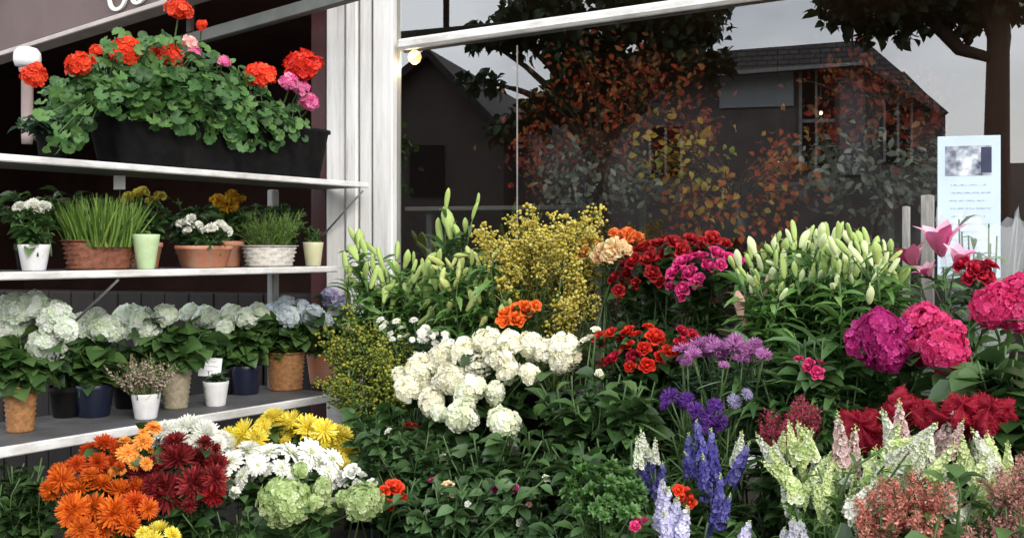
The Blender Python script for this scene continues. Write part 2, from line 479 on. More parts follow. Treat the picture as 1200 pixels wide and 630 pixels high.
def h_rose(rng, layers=5):
    mb = MB()
    for L in range(layers):
        f = L / (layers - 1)
        m = 5 if L < 3 else 4 - (L == layers - 1)
        a = np.arange(m) / m * 2 * PI + L * .63 + rng.normal(0, .1, m)
        el = math.radians(28 + 55 * f) + rng.normal(0, .06, m)
        ln = 1.0 - .38 * f
        wd = .50 - .12 * f
        T = blade([(0, .10, 0), (.3, wd * .85, -.07), (.65, wd, -.03), (.9, wd * .8, .03 - .10 * (1 - f)), (1.0, wd * .5, -.02 - .16 * (1 - f))], 5, .55 + .3 * f, .03, rng.uniform(0, 6))
        d = np.stack([np.cos(a) * np.cos(el), np.sin(a) * np.cos(el), np.sin(el)], -1)
        base = np.stack([np.cos(a) * .10, np.sin(a) * .10, np.full(m, -.30)], -1)
        scat(mb, T, base, d, unit(np.array([0, 0, 1.0]) - d * .1 - np.stack([np.cos(a), np.sin(a), 0 * a], -1) * .9), np.full(m, ln) * rng.uniform(.94, 1.05, m))
    lathe(mb, [(.05, -.45), (.28, -.32), (.34, -.1), (.24, .2), (.14, .5), (.05, .55)], 10)
    return mb
def h_ruffle(rng, n=46, wave=.35):
    """carnation or ruffled double bloom"""
    mb = MB()
    p = fib(n, .0, rng)
    for k in range(n):
        T = blade([(0, .05, 0), (.4, .18, 0), (.8, .30, .02), (1, .30, .05)], 6, .1, wave * .35, rng.uniform(0, 6))
        d = unit(p[k] + rng.normal(0, .15, 3)); u = unit(rng.normal(size=3))
        scat(mb, T, np.array([[0, 0, -.1]]), d[None], u[None], [rng.uniform(.85, 1.05)])
    lathe(mb, [(.05, -.5), (.2, -.3), (.3, -.05), (.1, .2)], 10)
    return mb
def h_bud(rng):
    """closed lily bud from z=0 to z=2, three-lobed, slightly bent, no two alike"""
    mb = MB(); k = rng.uniform(.7, 1.15); L = rng.uniform(.8, 1.12); bx, by = rng.normal(0, .16, 2); pk = rng.uniform(.8, 1.3)
    prof = [(.05, 0), (.13, .10), (.20, .35), (.26, .75), (.30 * pk, 1.15), (.27 * pk, 1.5), (.18, 1.82), (.04, 2.0)]
    lathe(mb, [(r * k, z * L) for r, z in prof], 12, wob=lambda i, j: 1 + .16 * math.cos(3 * j / 12 * 2 * PI))
    V = mb.v[0]; V[:, 0] += bx * (V[:, 2] / 2) ** 2; V[:, 1] += by * (V[:, 2] / 2) ** 2
    if rng.random() < .45:                                   # tip starting to open
        for q in range(3):
            a = q * 2.09; d = np.array([[math.cos(a) * .4, math.sin(a) * .4, 1.0]])
            scat(mb, L_LANCE, np.array([[bx * .6, by * .6, 1.45 * L]]), d, np.array([[-math.cos(a), -math.sin(a), .3]]), [.7])
    return mb
def h_lily(rng, spread=30):
    mb = MB()
    for k in range(6):
        a = k * PI / 3 + rng.normal(0, .06)
        el = math.radians(90 - spread + (8 if k % 2 else 0))
        T = blade([(0, .07, 0), (.3, .20, -.03), (.6, .26, -.02), (.85, .17, -.10), (1.05, .02, -.24)], 5, .3, .03, k)
        d = np.array([[math.cos(a) * math.cos(el), math.sin(a) * math.cos(el), math.sin(el)]])
        up = np.array([[-math.cos(a), -math.sin(a), .6]])
        scat(mb, T, d * .03, d, up, [1.15])
    for k in range(6):
        a = k * PI / 3 + .4
        tube(mb, bez(np.zeros(3), np.array([0, 0, .3]), np.array([math.cos(a) * .12, math.sin(a) * .12, .55]), np.array([math.cos(a) * .24, math.sin(a) * .24, .72]), 5), .018, 4, 1)
    return mb
def h_spike(rng, n=36, T=FL5, fs=.125, rad=.085, z0=.12, z1=.92, tip=8):
    """upright flower spike of unit length"""
    mb = MB()
    f = np.linspace(0, 1, n); z = z0 + (z1 - z0) * f
    a = np.arange(n) * 2.39996 + rng.normal(0, .3, n)
    tap = 1 - .62 * f ** 1.4
    q = np.stack([np.cos(a) * rad * tap, np.sin(a) * rad * tap, z], -1)
    d = np.stack([np.cos(a), np.sin(a), .25 + 0 * a], -1) + rng.normal(0, .2, (n, 3))
    scat(mb, T, q, np.cross(d, rand_dirs(n, rng)), d, fs * tap * rng.uniform(.8, 1.15, n))
    zt = np.linspace(z1 - .06, 1.0, tip)
    at = np.arange(tip) * 2.4
    scat(mb, BEAD, np.stack([np.cos(at) * .02, np.sin(at) * .02, zt], -1), np.tile([[0, 1.0, 0]], (tip, 1)), np.array([0, 0, 1.0]), np.linspace(.032, .014, tip), 1)
    tube(mb, [(0, 0, 0), (0, 0, .5), (0, 0, 1)], [.016, .012, .004], 5, 1)
    return mb
def h_snap(rng):
    mb = h_spike(rng, 34, floret(5, .98, .5), .11, .075, .05, .82, 10)
    n = 30; a = rng.uniform(0, 6.28, n); z = rng.uniform(.1, .93, n); r = .10 * (1 - .7 * z) + .02
    d = np.stack([np.cos(a), np.sin(a), 1.1 + 0 * a], -1)
    scat(mb, BEAD, np.stack([np.cos(a) * r, np.sin(a) * r, z], -1), rand_dirs(n, rng), d, rng.uniform(.025, .05, n) * (1.2 - .6 * z))
    n = 9; a = rng.uniform(0, 6.28, n); z = rng.uniform(0, .6, n)
    scat(mb, L_NARROW, np.stack([0 * a, 0 * a, z], -1), np.stack([np.cos(a), np.sin(a), .8 + 0 * a], -1), np.array([0, 0, 1.0]), rng.uniform(.2, .32, n), 1)
    return mb
def h_plume(rng):
    """loose tapering plume of short side branches set with tiny petals"""
    mb = MB()
    B = 16
    for b in range(B):
        f = b / B; z0 = .05 + .85 * f
        a = b * 2.4 + rng.normal(0, .4); ln = (.30 * (1 - .72 * f)) * rng.uniform(.7, 1.25)
        e = np.array([math.cos(a) * ln, math.sin(a) * ln, ln * .8])
        s0 = np.array([0, 0, z0])
        m = max(5, int(15 * (1 - .5 * f)))
        t = rng.uniform(.1, 1.05, m)
        q = s0 + e * t[:, None] + rng.normal(0, .022, (m, 3))
        d = unit(e)[None] + rng.normal(0, .7, (m, 3))
        scat(mb, L_SMALL, q, d, rand_dirs(m, rng), rng.uniform(.06, .12, m))
        tube(mb, [s0, s0 + e], .008, 3, 1)
    tube(mb, [(0, 0, 0), (0, 0, .97)], [.012, .006], 4, 1)
    return mb
def h_spray(rng, n=110, bs=.040):
    """loose branching spray of small beads, unit length"""
    mb = MB()
    for b in range(9):
        z0 = .15 + .7 * b / 9
        a = b * 2.4 + rng.normal(0, .3)
        ln = .42 * (1 - .5 * b / 9)
        e = np.array([math.cos(a) * ln * .8, math.sin(a) * ln * .8, ln * .75])
        s = np.array([0, 0, z0])
        pts = bez(s, s + np.array([0, 0, .1]), s + e * .6, s + e, 5)
        tube(mb, pts, .008, 3, 1)
        m = n // 9
        t = rng.uniform(.25, 1.02, m)
        q = s + e * t[:, None] + rng.normal(0, .05, (m, 3))
        scat(mb, BEAD, q, rand_dirs(m, rng), np.array([0, 0, 1.0]), rng.uniform(.55, 1.1, m) * bs)
    tube(mb, [(0, 0, 0), (0.01, 0, .5), (0, 0, 1)], [.014, .01, .005], 4, 1)
    q = np.array([0, 0, 1.0]) + rng.normal(0, .05, (6, 3)); scat(mb, BEAD, q, rand_dirs(6, rng), np.array([0, 0, 1.0]), np.full(6, bs))
    return mb
def h_crest(rng, n=1100):
    """velvety cockscomb: folded crest, wide on top, narrowing to the stem"""
    mb = MB(); p0, p1, p2 = rng.uniform(0, 6, 3)
    def shape(p):
        a = np.arctan2(p[:, 1], p[:, 0])
        k = 1 + .20 * np.sin(3 * a + p0 + 3 * p[:, 2]) + .13 * np.sin(7 * a + 5 * p[:, 2] + p1) + .10 * np.sin(15 * p[:, 0] + 9 * p[:, 1] + p2) * np.sin(13 * p[:, 2] + p0)
        q = p * k[:, None] * np.array([1.1, .75, .8])
        q[:, :2] *= (.80 + .38 * p[:, 2:3]); return q
    U, W_ = 56, 30
    th = np.linspace(.02, PI - .02, W_); ph = np.arange(U) / U * 2 * PI
    G = np.stack([np.outer(np.sin(th), np.cos(ph)), np.outer(np.sin(th), np.sin(ph)), np.outer(np.cos(th), np.ones(U))], -1).reshape(-1, 3)
    F = [(r * U + c, (r + 1) * U + c, (r + 1) * U + (c + 1) % U, r * U + (c + 1) % U) for r in range(W_ - 1) for c in range(U)]
    mb.add(shape(G) * .93, F)
    p = fib(n, -.8, rng)
    T = blade([(0, .08, 0), (.5, .11, .03), (1, .03, .09)], 2, 0)
    scat(mb, T, shape(p) * .91, p + rng.normal(0, .55, (n, 3)), rand_dirs(n, rng), rng.uniform(.10, .22, n))
    tube(mb, [(0, 0, -.4), (0, 0, -1.3)], [.2, .06], 8)
    return mb
def h_tuft(rng, n=190):
    """flat fringed aster-like head"""
    mb = MB()
    p = fib(n, .05, rng); p[:, 2] *= .45
    T = blade([(0, .04, 0), (.5, .06, .02), (1, .02, .05)], 2, 0)
    scat(mb, T, p * .15, p + rng.normal(0, .12, (n, 3)), rand_dirs(n, rng), rng.uniform(.75, 1.0, n))
    lathe(mb, [(.05, -.3), (.3, -.1), (.35, .1), (.1, .3)], 10)
    return mb
def h_rosette(rng):
    mb = MB()
    n = 22
    p = fib(n, .05, rng)
    scat(mb, L_SMALL, p * .1, p + rng.normal(0, .1, (n, 3)), np.array([0, 0, 1.0]), rng.uniform(.7, 1, n))
    return mb
HEADS = dict(hydrangea=h_hydrangea, geranium=h_geranium, chrys=h_chrys, daisy=h_daisy, rose=h_rose, ruffle=h_ruffle, bud=h_bud, lily=h_lily,
             delph=h_spike, snap=h_snap, spray=h_spray, crest=h_crest, tuft=h_tuft, rosette=h_rosette,
             lace=lambda r: h_spray(r, 110, .032),
             plume=h_plume, hydrangea_fine=lambda r: h_hydrangea(r, 260, .185))
CACHE = {}
def head_mesh(kind, var, mats):
    key = (kind, var, tuple(m.name for m in mats))
    if key not in CACHE:
        rng = np.random.default_rng(100 + var * 7 + sum(map(ord, kind)))
        CACHE[key] = HEADS[kind](rng).mesh(kind, list(mats))
    return CACHE[key]
def zquat(axis, spin):
    q = Vector((0, 0, 1)).rotation_difference(Vector(axis))
    return q @ Quaternion((0, 0, 1), spin)

# ------------------------------------------------------------------ bunches and plants
TIERS = [(.05, .50, .72), (.50, .95, .46), (.95, 1.75, .30)]
BUCKET_H = .30
def tier_z(w):
    for a, b, z in TIERS:
        if w < b: return z
    return .30
SECOND = dict(daisy=EYE_YEL, lily=EYE_GRN, delph=PT['budgreen'], snap=PT['budgreen'], spray=STEM, lace=STEM, plume=STEM)
UPWARD = {'delph', 'snap', 'spray', 'lace', 'plume', 'bud'}
def stems_and_leaves(mb, root, tips, axes, rads, leaf, lsize, per, t0, droop, rng, stem_r=.003, spread=.05, wide=1.0):
    """one stem per tip, leaves along it"""
    for p, ax, r in zip(tips, axes, rads):
        m = root + np.array([rng.normal(0, spread), rng.normal(0, spread), 0])
        ln = np.linalg.norm(p - m)
        c1 = m + np.array([0, 0, .45 * ln]); c2 = p - ax * ln * .32
        pts = bez(m, c1, c2, p - ax * r * .3, 8)
        tube(mb, pts, np.linspace(stem_r * 1.2, stem_r * .8, 8), 5, 1)
        if per <= 0: continue
        t = np.clip(rng.uniform(t0, .97, per), 0, .99)
        idx = (t * 7).astype(int); fr = (t * 7 - idx)[:, None]
        q = pts[idx] * (1 - fr) + pts[np.minimum(idx + 1, 7)] * fr
        a = rng.uniform(0, 2 * PI, per)
        d = np.stack([np.cos(a) * wide, np.sin(a) * wide, rng.normal(.25 - droop, .3, per)], -1)
        up = np.array([0, 0, 1.0]) + rng.normal(0, .35, (per, 3))
        scat(mb, leaf, q, d, up, rng.uniform(.6, 1.15, per) * lsize)
COUNT = {}
def bunch(name, label, cat, kind, mat, heads, w=None, Y=None, part='bloom', leaf=(L_OVATE, LEAF, .075), per=7, t0=.45, droop=0.1,
          tilt=.7, face=(.55, .6, .5), group=None, second=None, bucket='dark', blabel=None, extra=(), jit=.025, spread=.05, mouth=None, base=None, length=None, twig=False, nofol=False, mixmats=None, fill=0, lean=.12, hscale=1.0):
    """cut flowers: heads [(px, py, rpx)]; depth from w (distance before the shop front) or Y"""
    rng = np.random.default_rng(sum(map(ord, label)))
    heads = list(heads); n0 = len(heads)
    for k in range(fill):
        h = heads[k % n0]; a = rng.uniform(0, 6.28)
        heads.append((h[0] + math.cos(a) * h[2] * 1.1, h[1] + abs(math.sin(a)) * h[2] * .9, h[2] * rng.uniform(.6, .85)) + tuple(h[3:]))
    hs = np.array([(h[0], h[1], h[2]) for h in heads], float)
    ym = hs[:, 1].mean()
    pos = []; rad = []
    for x, y, r in hs:
        Y0 = YW(x, w) if w is not None else Y
        Y1 = Y0 - tilt * (y - ym) / FOC * Y0 + rng.normal(0, jit) + (.045 if len(pos) >= n0 else 0)
        pos.append(P(x, y, Y1)); rad.append(r / FOC * Y1 * hscale)
    pos = np.array(pos); rad = np.array(rad)
    cen = pos.mean(0)
    if mouth is None:
        tz = base if base is not None else tier_z(w_of(cen))
        mz = tz + BUCKET_H
        mz = min(mz, pos[:, 2].min() - .08)
        mouth = np.array([cen[0], cen[1], mz])
        tz = mz - BUCKET_H
    foot = mouth - np.array([0, 0, BUCKET_H - .02])
    root = thing(name, label, cat, foot, 0, group)
    tocam = unit(np.stack([-pos[:, 0], -pos[:, 1], 0 * pos[:, 2]], -1))
    radial = unit((pos - cen) * np.array([1, 1, .6]) + 1e-6)
    up = np.array([0, 0, 1.0])
    if kind in UPWARD:
        sp = .55 if kind in ('bud',) else .32
        ax = unit(up * 1.0 + (pos - mouth) * np.array([1, 1, 0]) * sp * 4 + rng.normal(0, lean, pos.shape) + tocam * .08)
    else:
        ax = unit(tocam * face[0] + up * face[1] + radial * face[2] + rng.normal(0, .16, pos.shape))
    mats = [mat, second or SECOND.get(kind, mat)]
    for i in range(len(pos)):
        mm = mats
        if mixmats is not None and rng.random() < mixmats[1]: mm = [mixmats[0], mats[1]]
        if len(heads[i]) > 3: mm = [heads[i][3], mats[1]]
        me = head_mesh('hydrangea_fine' if kind == 'hydrangea' and hs[i][2] > 23 else kind, i % (10 if kind == 'bud' else 5), mm)
        o = link(part, me, root)
        o.rotation_mode = 'QUATERNION'; o.rotation_quaternion = zquat(ax[i], rng.uniform(0, 6.28))
        s = rad[i]
        if kind in UPWARD:            # r is half the length; the head is centred on the point
            L2 = 2 * s if kind != 'bud' else s
            o.location = Vector(pos[i] - ax[i] * s - foot); o.scale = (L2,) * 3
            if length: o.scale = (L2 * length, L2 * length, L2)
        else:
            s *= rng.uniform(.82, 1.12); o.location = Vector(pos[i] - foot); o.scale = (s * rng.uniform(.92, 1.08), s * rng.uniform(.92, 1.08), s * rng.uniform(.8, 1.1))
    tips = pos - (ax * rad[:, None] if kind in UPWARD else 0)
    if not nofol:
        mb = MB()
        stems_and_leaves(mb, mouth - np.array([0, 0, .2]), tips, ax, rad, leaf[0], leaf[2], per, t0, droop, rng, spread=spread)
        if len(extra):
            et = np.array([PW(x, y, ww) for x, y, ww in extra])
            eax = unit(np.array([0, 0, 1.0]) + rng.normal(0, .4, et.shape))
            stems_and_leaves(mb, mouth - np.array([0, 0, .2]), et, eax, np.full(len(et), .02), leaf[0], leaf[2], per + 4, t0, droop, rng, spread=spread)
        world_part('foliage', mb.mesh(name + '_foliage', [leaf[1], TWIG if twig else STEM]), root)
    if bucket:
        add_bucket(mouth, bucket, blabel or ('holding the ' + label))
    return root
BUCKETS = []
def add_bucket(mouth, kind, blabel):
    b = np.array([mouth[0], mouth[1], mouth[2] - BUCKET_H])
    BUCKETS.append((b, kind, blabel))
def bucket_mesh(mat):
    mb = MB()
    prof = [(.085, 0), (.09, .004), (.108, .285), (.116, .287), (.117, .30), (.108, .301), (.104, .29), (.088, .02)]
    lathe(mb, prof, 28)
    return mb.mesh('bucket', [mat])
def bucket_handle(mat):
    mb = MB()
    a = np.linspace(0, PI, 13)
    tube(mb, np.stack([.118 * np.cos(a), -.05 * np.sin(a) - .01, .285 - .14 * np.sin(a)], -1), .003, 6)
    return mb.mesh('bucket_handle', [mat])

def leafcloud(mb, poly, Yf, n, leaf, size, rng, spread=.10, nb=(.4, .6), mi=0, outward=None):
    """leaves scattered through a mass whose outline is seen as poly; the mass has real depth spread"""
    poly = np.array(poly, float)
    lo = poly.min(0); hi = poly.max(0)
    pts = []
    while len(pts) < n:
        c = rng.uniform(lo, hi)
        inside = False; j = len(poly) - 1
        for i in range(len(poly)):
            if (poly[i, 1] > c[1]) != (poly[j, 1] > c[1]) and c[0] < (poly[j, 0] - poly[i, 0]) * (c[1] - poly[i, 1]) / (poly[j, 1] - poly[i, 1] + 1e-9) + poly[i, 0]: inside = not inside
            j = i
        if inside: pts.append(P(c[0], c[1], Yf(c[0]) + rng.normal(0, spread)))
    pts = np.array(pts)
    cen = pts.mean(0)
    rad = unit((pts - cen) * np.array([1, 1, 1.2]))
    tocam = unit(np.stack([-pts[:, 0], -pts[:, 1], 0 * pts[:, 2]], -1))
    nrm = unit(tocam * nb[0] + np.array([0, 0, nb[1]]) + rad * .35 + rng.normal(0, .38, pts.shape))
    d = unit(np.cross(nrm, rand_dirs(n, rng)) + rad * .5 - np.array([0, 0, .25]))
    scat(mb, leaf, pts, d, nrm, rng.uniform(.65, 1.2, n) * size, mi)
    return pts

# ------------------------------------------------------------------ ground, street
def ground():
    mb = MB(); a = 120
    mb.add([(-a, -a, -.004), (a, -a, -.004), (a, a, -.004), (-a, a, -.004)], [(0, 1, 2, 3)])
    tag(link('road', mb.mesh('road', [solid('asphalt', (.055, .055, .058), .9, .3, 30, bump=.4)])), kind='structure')
    m, nt, b, out = nodes('paving')
    tc = nt.nodes.new('ShaderNodeTexCoord'); mp = nt.nodes.new('ShaderNodeMapping'); mp.inputs['Rotation'].default_value = (0, 0, -ANG_V)
    br = nt.nodes.new('ShaderNodeTexBrick'); br.inputs['Scale'].default_value = 2.0; br.inputs['Mortar Size'].default_value = .008
    br.inputs['Color1'].default_value = (.25, .24, .22, 1); br.inputs['Color2'].default_value = (.19, .185, .175, 1); br.inputs['Mortar'].default_value = (.07, .07, .065, 1)
    lk(nt, tc.outputs['Object'], mp.inputs['Vector']); lk(nt, mp.outputs[0], br.inputs['Vector']); lk(nt, br.outputs['Color'], b.inputs['Base Color']); b.inputs['Roughness'].default_value = .85
    mb = MB(); vbox(mb, -12, 12, -.3, 5.2, -.14, 0.0)
    o = tag(link('pavement', mb.mesh('pavement', [m], False)), kind='structure')
    mb = MB(); vbox(mb, -12, 12, 5.202, 5.35, -.14, .012, 0, .01)
    tag(link('kerb', mb.mesh('kerb', [solid('kerb_stone', (.33, .32, .30), .85, .2, 10)], False)), kind='structure')
# the road lies 0.12 m below the pavement
ground()
bpy.data.objects['road'].location.z = -.12

# ------------------------------------------------------------------ shop front
UL, UR = -6.0, uv(1340)                       # ends of the shop front
ZB = 2.42                                # transom bar
u_pil0, u_pil1 = uv(386), uv(466)
def shop():
    root = thing('shop_building', 'dark shop front with white fluted pilaster, maroon door frame and dim interior behind the flowers', 'shop', UV(0, 0, 0))
    def part(name, fill, mat, smooth=False):
        mb = MB(); fill(mb); return world_part(name, mb.mesh(name, mat if isinstance(mat, list) else [mat], smooth), root)
    # white pilaster: back board, three raised boards
    up = [uv(x) for x in (386, 407, 410, 440, 444)]
    def pil(mb):
        vbox(mb, u_pil0, u_pil1 - .06, -.16, .0, 0, 3.4)
        vbox(mb, up[0], up[1], .002, .035, 0, 3.4, 0, .006)
        vbox(mb, up[2], (up[2] + up[3]) / 2 - .004, .002, .055, 0, 3.4, 0, .008)
        vbox(mb, (up[2] + up[3]) / 2 + .004, up[3], .002, .05, 0, 3.4, 0, .008)
        vbox(mb, up[0] - .01, up[4] + .0, .058, .085, 0, .35, 0, .006)
    part('pilaster', pil, WHITE)
    um0, um1 = uv(366), uv(386) - .004
    part('door_frame', lambda mb: vbox(mb, um0, um1, -.12, .02, 0, 2.9, 0, .006), MAROON)
    part('lintel', lambda mb: (vbox(mb, UL, um0 - .003, -.10, .0, 2.80, 2.90, 0, .005)), DARKWOOD)
    def planks(mb):
        u = um0 - .003; rg = np.random.default_rng(2)
        vbox(mb, UL, um0 - .003, -.12, -.05, 0, 1.30)
        while u > UL:
            wd_ = .13; vbox(mb, u - wd_ + .003, u, -.048, -.03 + rg.uniform(-.004, .004), .01, 1.295, 0, .004); u -= wd_
    part('riser', planks, solid('riser_wood', (.014, .010, .008), .75, .5, 5, bump=.3, stretch=(6, 6, .8)))
    part('stall_riser', lambda mb: vbox(mb, u_pil1, UR, -.14, -.01, 0, .62), DARKWOOD)
    part('wall', lambda mb: (vbox(mb, UL, um0 - .003, -.12, .0, 2.905, 3.4), vbox(mb, u_pil1 + .002, UR, -.14, -.005, 3.06, 3.4),
                             vbox(mb, UR + .003, UR + 3, -.2, .0, 0, 3.4), vbox(mb, UL - 2.5, UL - .003, -.2, 0, 0, 3.4),
                             vbox(mb, UL - 2.5, UR + 3, -6, .02, 3.41, 6.0)), solid('brick_dull', (.20, .12, .09), .85, .3, 8))
    def room(mb):
        vbox(mb, UL - .19, UR + .19, -5.2, -5.0, 0, 3.4)
        vbox(mb, UL - .2, UL - .003, -5.0, -.2, 0, 3.4)
        vbox(mb, UR + .003, UR + .2, -5.0, -.2, 0, 3.4)
        vbox(mb, UL + .002, UR - .002, -4.998, -.2, 3.3, 3.39)
    part('interior_wall', room, ROOMW)
    part('interior_floor', lambda mb: vbox(mb, UL, UR, -5.0, -.31, .0, .02), ROOMF)
    return root
shop()

GLASS_F0 = .19
def glass_mat():
    m, nt, b, out = nodes('window_glass')
    nt.nodes.remove(b)
    tr = nt.nodes.new('ShaderNodeBsdfTransparent'); tr.inputs['Color'].default_value = (.58, .60, .58, 1)
    gl = nt.nodes.new('ShaderNodeBsdfGlossy'); gl.inputs['Roughness'].default_value = .0; gl.inputs['Color'].default_value = (1, 1, 1, 1)
    ge = nt.nodes.new('ShaderNodeNewGeometry'); dt = nt.nodes.new('ShaderNodeVectorMath'); dt.operation = 'DOT_PRODUCT'
    lk(nt, ge.outputs['Normal'], dt.inputs[0]); lk(nt, ge.outputs['Incoming'], dt.inputs[1])
    def mth(op, a, b=None):
        q = nt.nodes.new('ShaderNodeMath'); q.operation = op
        for k, v in enumerate((a, b)):
            if v is None: continue
            if isinstance(v, (int, float)): q.inputs[k].default_value = v
            else: lk(nt, v, q.inputs[k])
        return q.outputs[0]
    c = mth('SUBTRACT', 1.0, mth('ABSOLUTE', dt.outputs['Value']))
    fr_ = mth('ADD', mth('MULTIPLY', mth('POWER', c, 5.0), 1 - GLASS_F0), GLASS_F0)
    mx = nt.nodes.new('ShaderNodeMixShader')
    lk(nt, fr_, mx.inputs[0]); lk(nt, tr.outputs[0], mx.inputs[1]); lk(nt, gl.outputs[0], mx.inputs[2]); lk(nt, mx.outputs[0], out.inputs['Surface'])
    return m

def window():
    root = thing('shop_window', 'large dark shop window with slim white transom bar, reflecting houses and trees', 'window', UV(u_pil1, 0, .62))
    def part(name, fill, mat, smooth=False):
        mb = MB(); fill(mb); return world_part(name, mb.mesh(name, [mat], smooth), root)
    part('jamb', lambda mb: (vbox(mb, uv(443), u_pil1, -.05, .065, .62, 3.06, 0, .006)), WHITE)
    def bar(mb):
        a, b = PV(464, 53, .05), PV(830, 1, .05); d = (b - a) / np.linalg.norm((b - a)[:2]); L = (UR - .05 - u_pil1)
        box(mb, (0, -.033, -.024), (L - .01, .012, .024), 0, (a + d * .004, d, np.array([NV[0], NV[1], 0])), .012)
    part('transom', bar, SHELFW)
    part('jamb', lambda mb: vbox(mb, UR - .05, UR, -.05, .06, .62, 3.06, 0, .006), WHITE)
    part('sill', lambda mb: vbox(mb, u_pil1 + .001, UR - .052, -.1, .06, .622, .66, 0, .005), WHITE)
    part('head', lambda mb: vbox(mb, u_pil1 + .001, UR - .052, -.1, .05, 3.0, 3.058, 0, .005), WHITE)
    g = glass_mat()
    def quad(z0, z1):
        def f(mb):
            a, b = u_pil1 + .001, UR - .051
            mb.add([UV(a, .012, z0), UV(b, .012, z0), UV(b, .012, z1), UV(a, .012, z1)], [(0, 1, 2, 3)])
        return f
    part('pane', quad(.661, 2.999), g)
    uj = uv(607)
    part('joint', lambda mb: vbox(mb, uj - .003, uj + .003, .0125, .0145, .661, 2.38), GREYBAR)
window()

def fascia():
    a = P(45, 53, 4.98); b = P(205, 3, 4.50)
    d = (b - a) / np.linalg.norm((b - a)[:2]); n = unit(np.array([d[1], -d[0], 0]))
    L = np.linalg.norm((b - a)[:2]); fr = (a, d, n)
    root = thing('shop_sign', 'brownish grey fascia sign board with pale lower edge and white raised letters', 'sign', a, 0)
    def part(name, lo, hi, mat, par=root):
        mb = MB(); box(mb, lo, hi, 0, fr, .004); return world_part(name, mb.mesh(name, [mat], False), par)
    part('sign_board', (-1.6, -.10, .026), (L + .62, 0, .85), FASCIA)
    part('edge_trim', (-1.6, -.09, .0), (L + .62, .014, .024), TRIM)
    part('support_rail', (L * .9, -.14, -.165), (L + 1.3, -.10, -.110), solid('rail_dull', (.10, .105, .095), .6, .3, 9))
    for t in (L * .95, L + 1.0): part('bracket', (t, -.13, -.108), (t + .03, -.103, .2), DARKWOOD)
    cu = bpy.data.curves.new('lettering', 'FONT'); cu.body = "'OU"; cu.size = .17; cu.extrude = .006; cu.space_character = 1.1
    t = bpy.data.objects.new('lettering_curve', cu); COL.objects.link(t)
    bpy.context.view_layer.update()
    dg = bpy.context.evaluated_depsgraph_get(); me = bpy.data.meshes.new_from_object(t.evaluated_get(dg))
    bpy.data.objects.remove(t); me.materials.clear(); me.materials.append(solid('letter_white', (.78, .78, .76), .5, .1, 6))
    dx = (131 - 600) / FOC
    A = np.array([[d[0], -dx], [d[1], -1]]); k = np.linalg.solve(A, -(a[:2]))[0]
    nx = unit(d); zz = np.cross(nx, n) if np.cross(nx, n)[2] > 0 else -np.cross(nx, n)
    R = Matrix((nx, zz, n)).transposed()
    o = link('lettering', me, root); o.rotation_euler = R.to_euler()
    w0 = me.vertices and min(v.co.x for v in me.vertices)
    o.location = Vector(d * (k - .055) + n * .008 + np.array([0, 0, .040]))
fascia()

# globe lantern under the fascia at the left
def lantern():
    c = P(32, 64, 4.35)
    root = thing('wall_lantern', 'white rounded lantern head on pale post beside the red geraniums', 'lantern', c - np.array([0, 0, .28]))
    mb = MB(); lathe(mb, [(.02, .225), (.048, .23), (.056, .255), (.054, .285), (.040, .305), (.015, .312)], 20)
    link('lantern_head', mb.mesh('lantern_head', [solid('opal', (.82, .82, .82), .3, .05)]), root)
    mb = MB(); lathe(mb, [(.022, -.10), (.024, -.06), (.024, .20), (.034, .21), (.034, .223)], 16); tube(mb, [(0, .01, -.05), (-.03, .15, -.06), (-.14, .60, -.06)], .012, 8)
    link('post', mb.mesh('post', [solid('pinkgrey', (.36, .28, .27), .6, .2)]), root)
lantern()

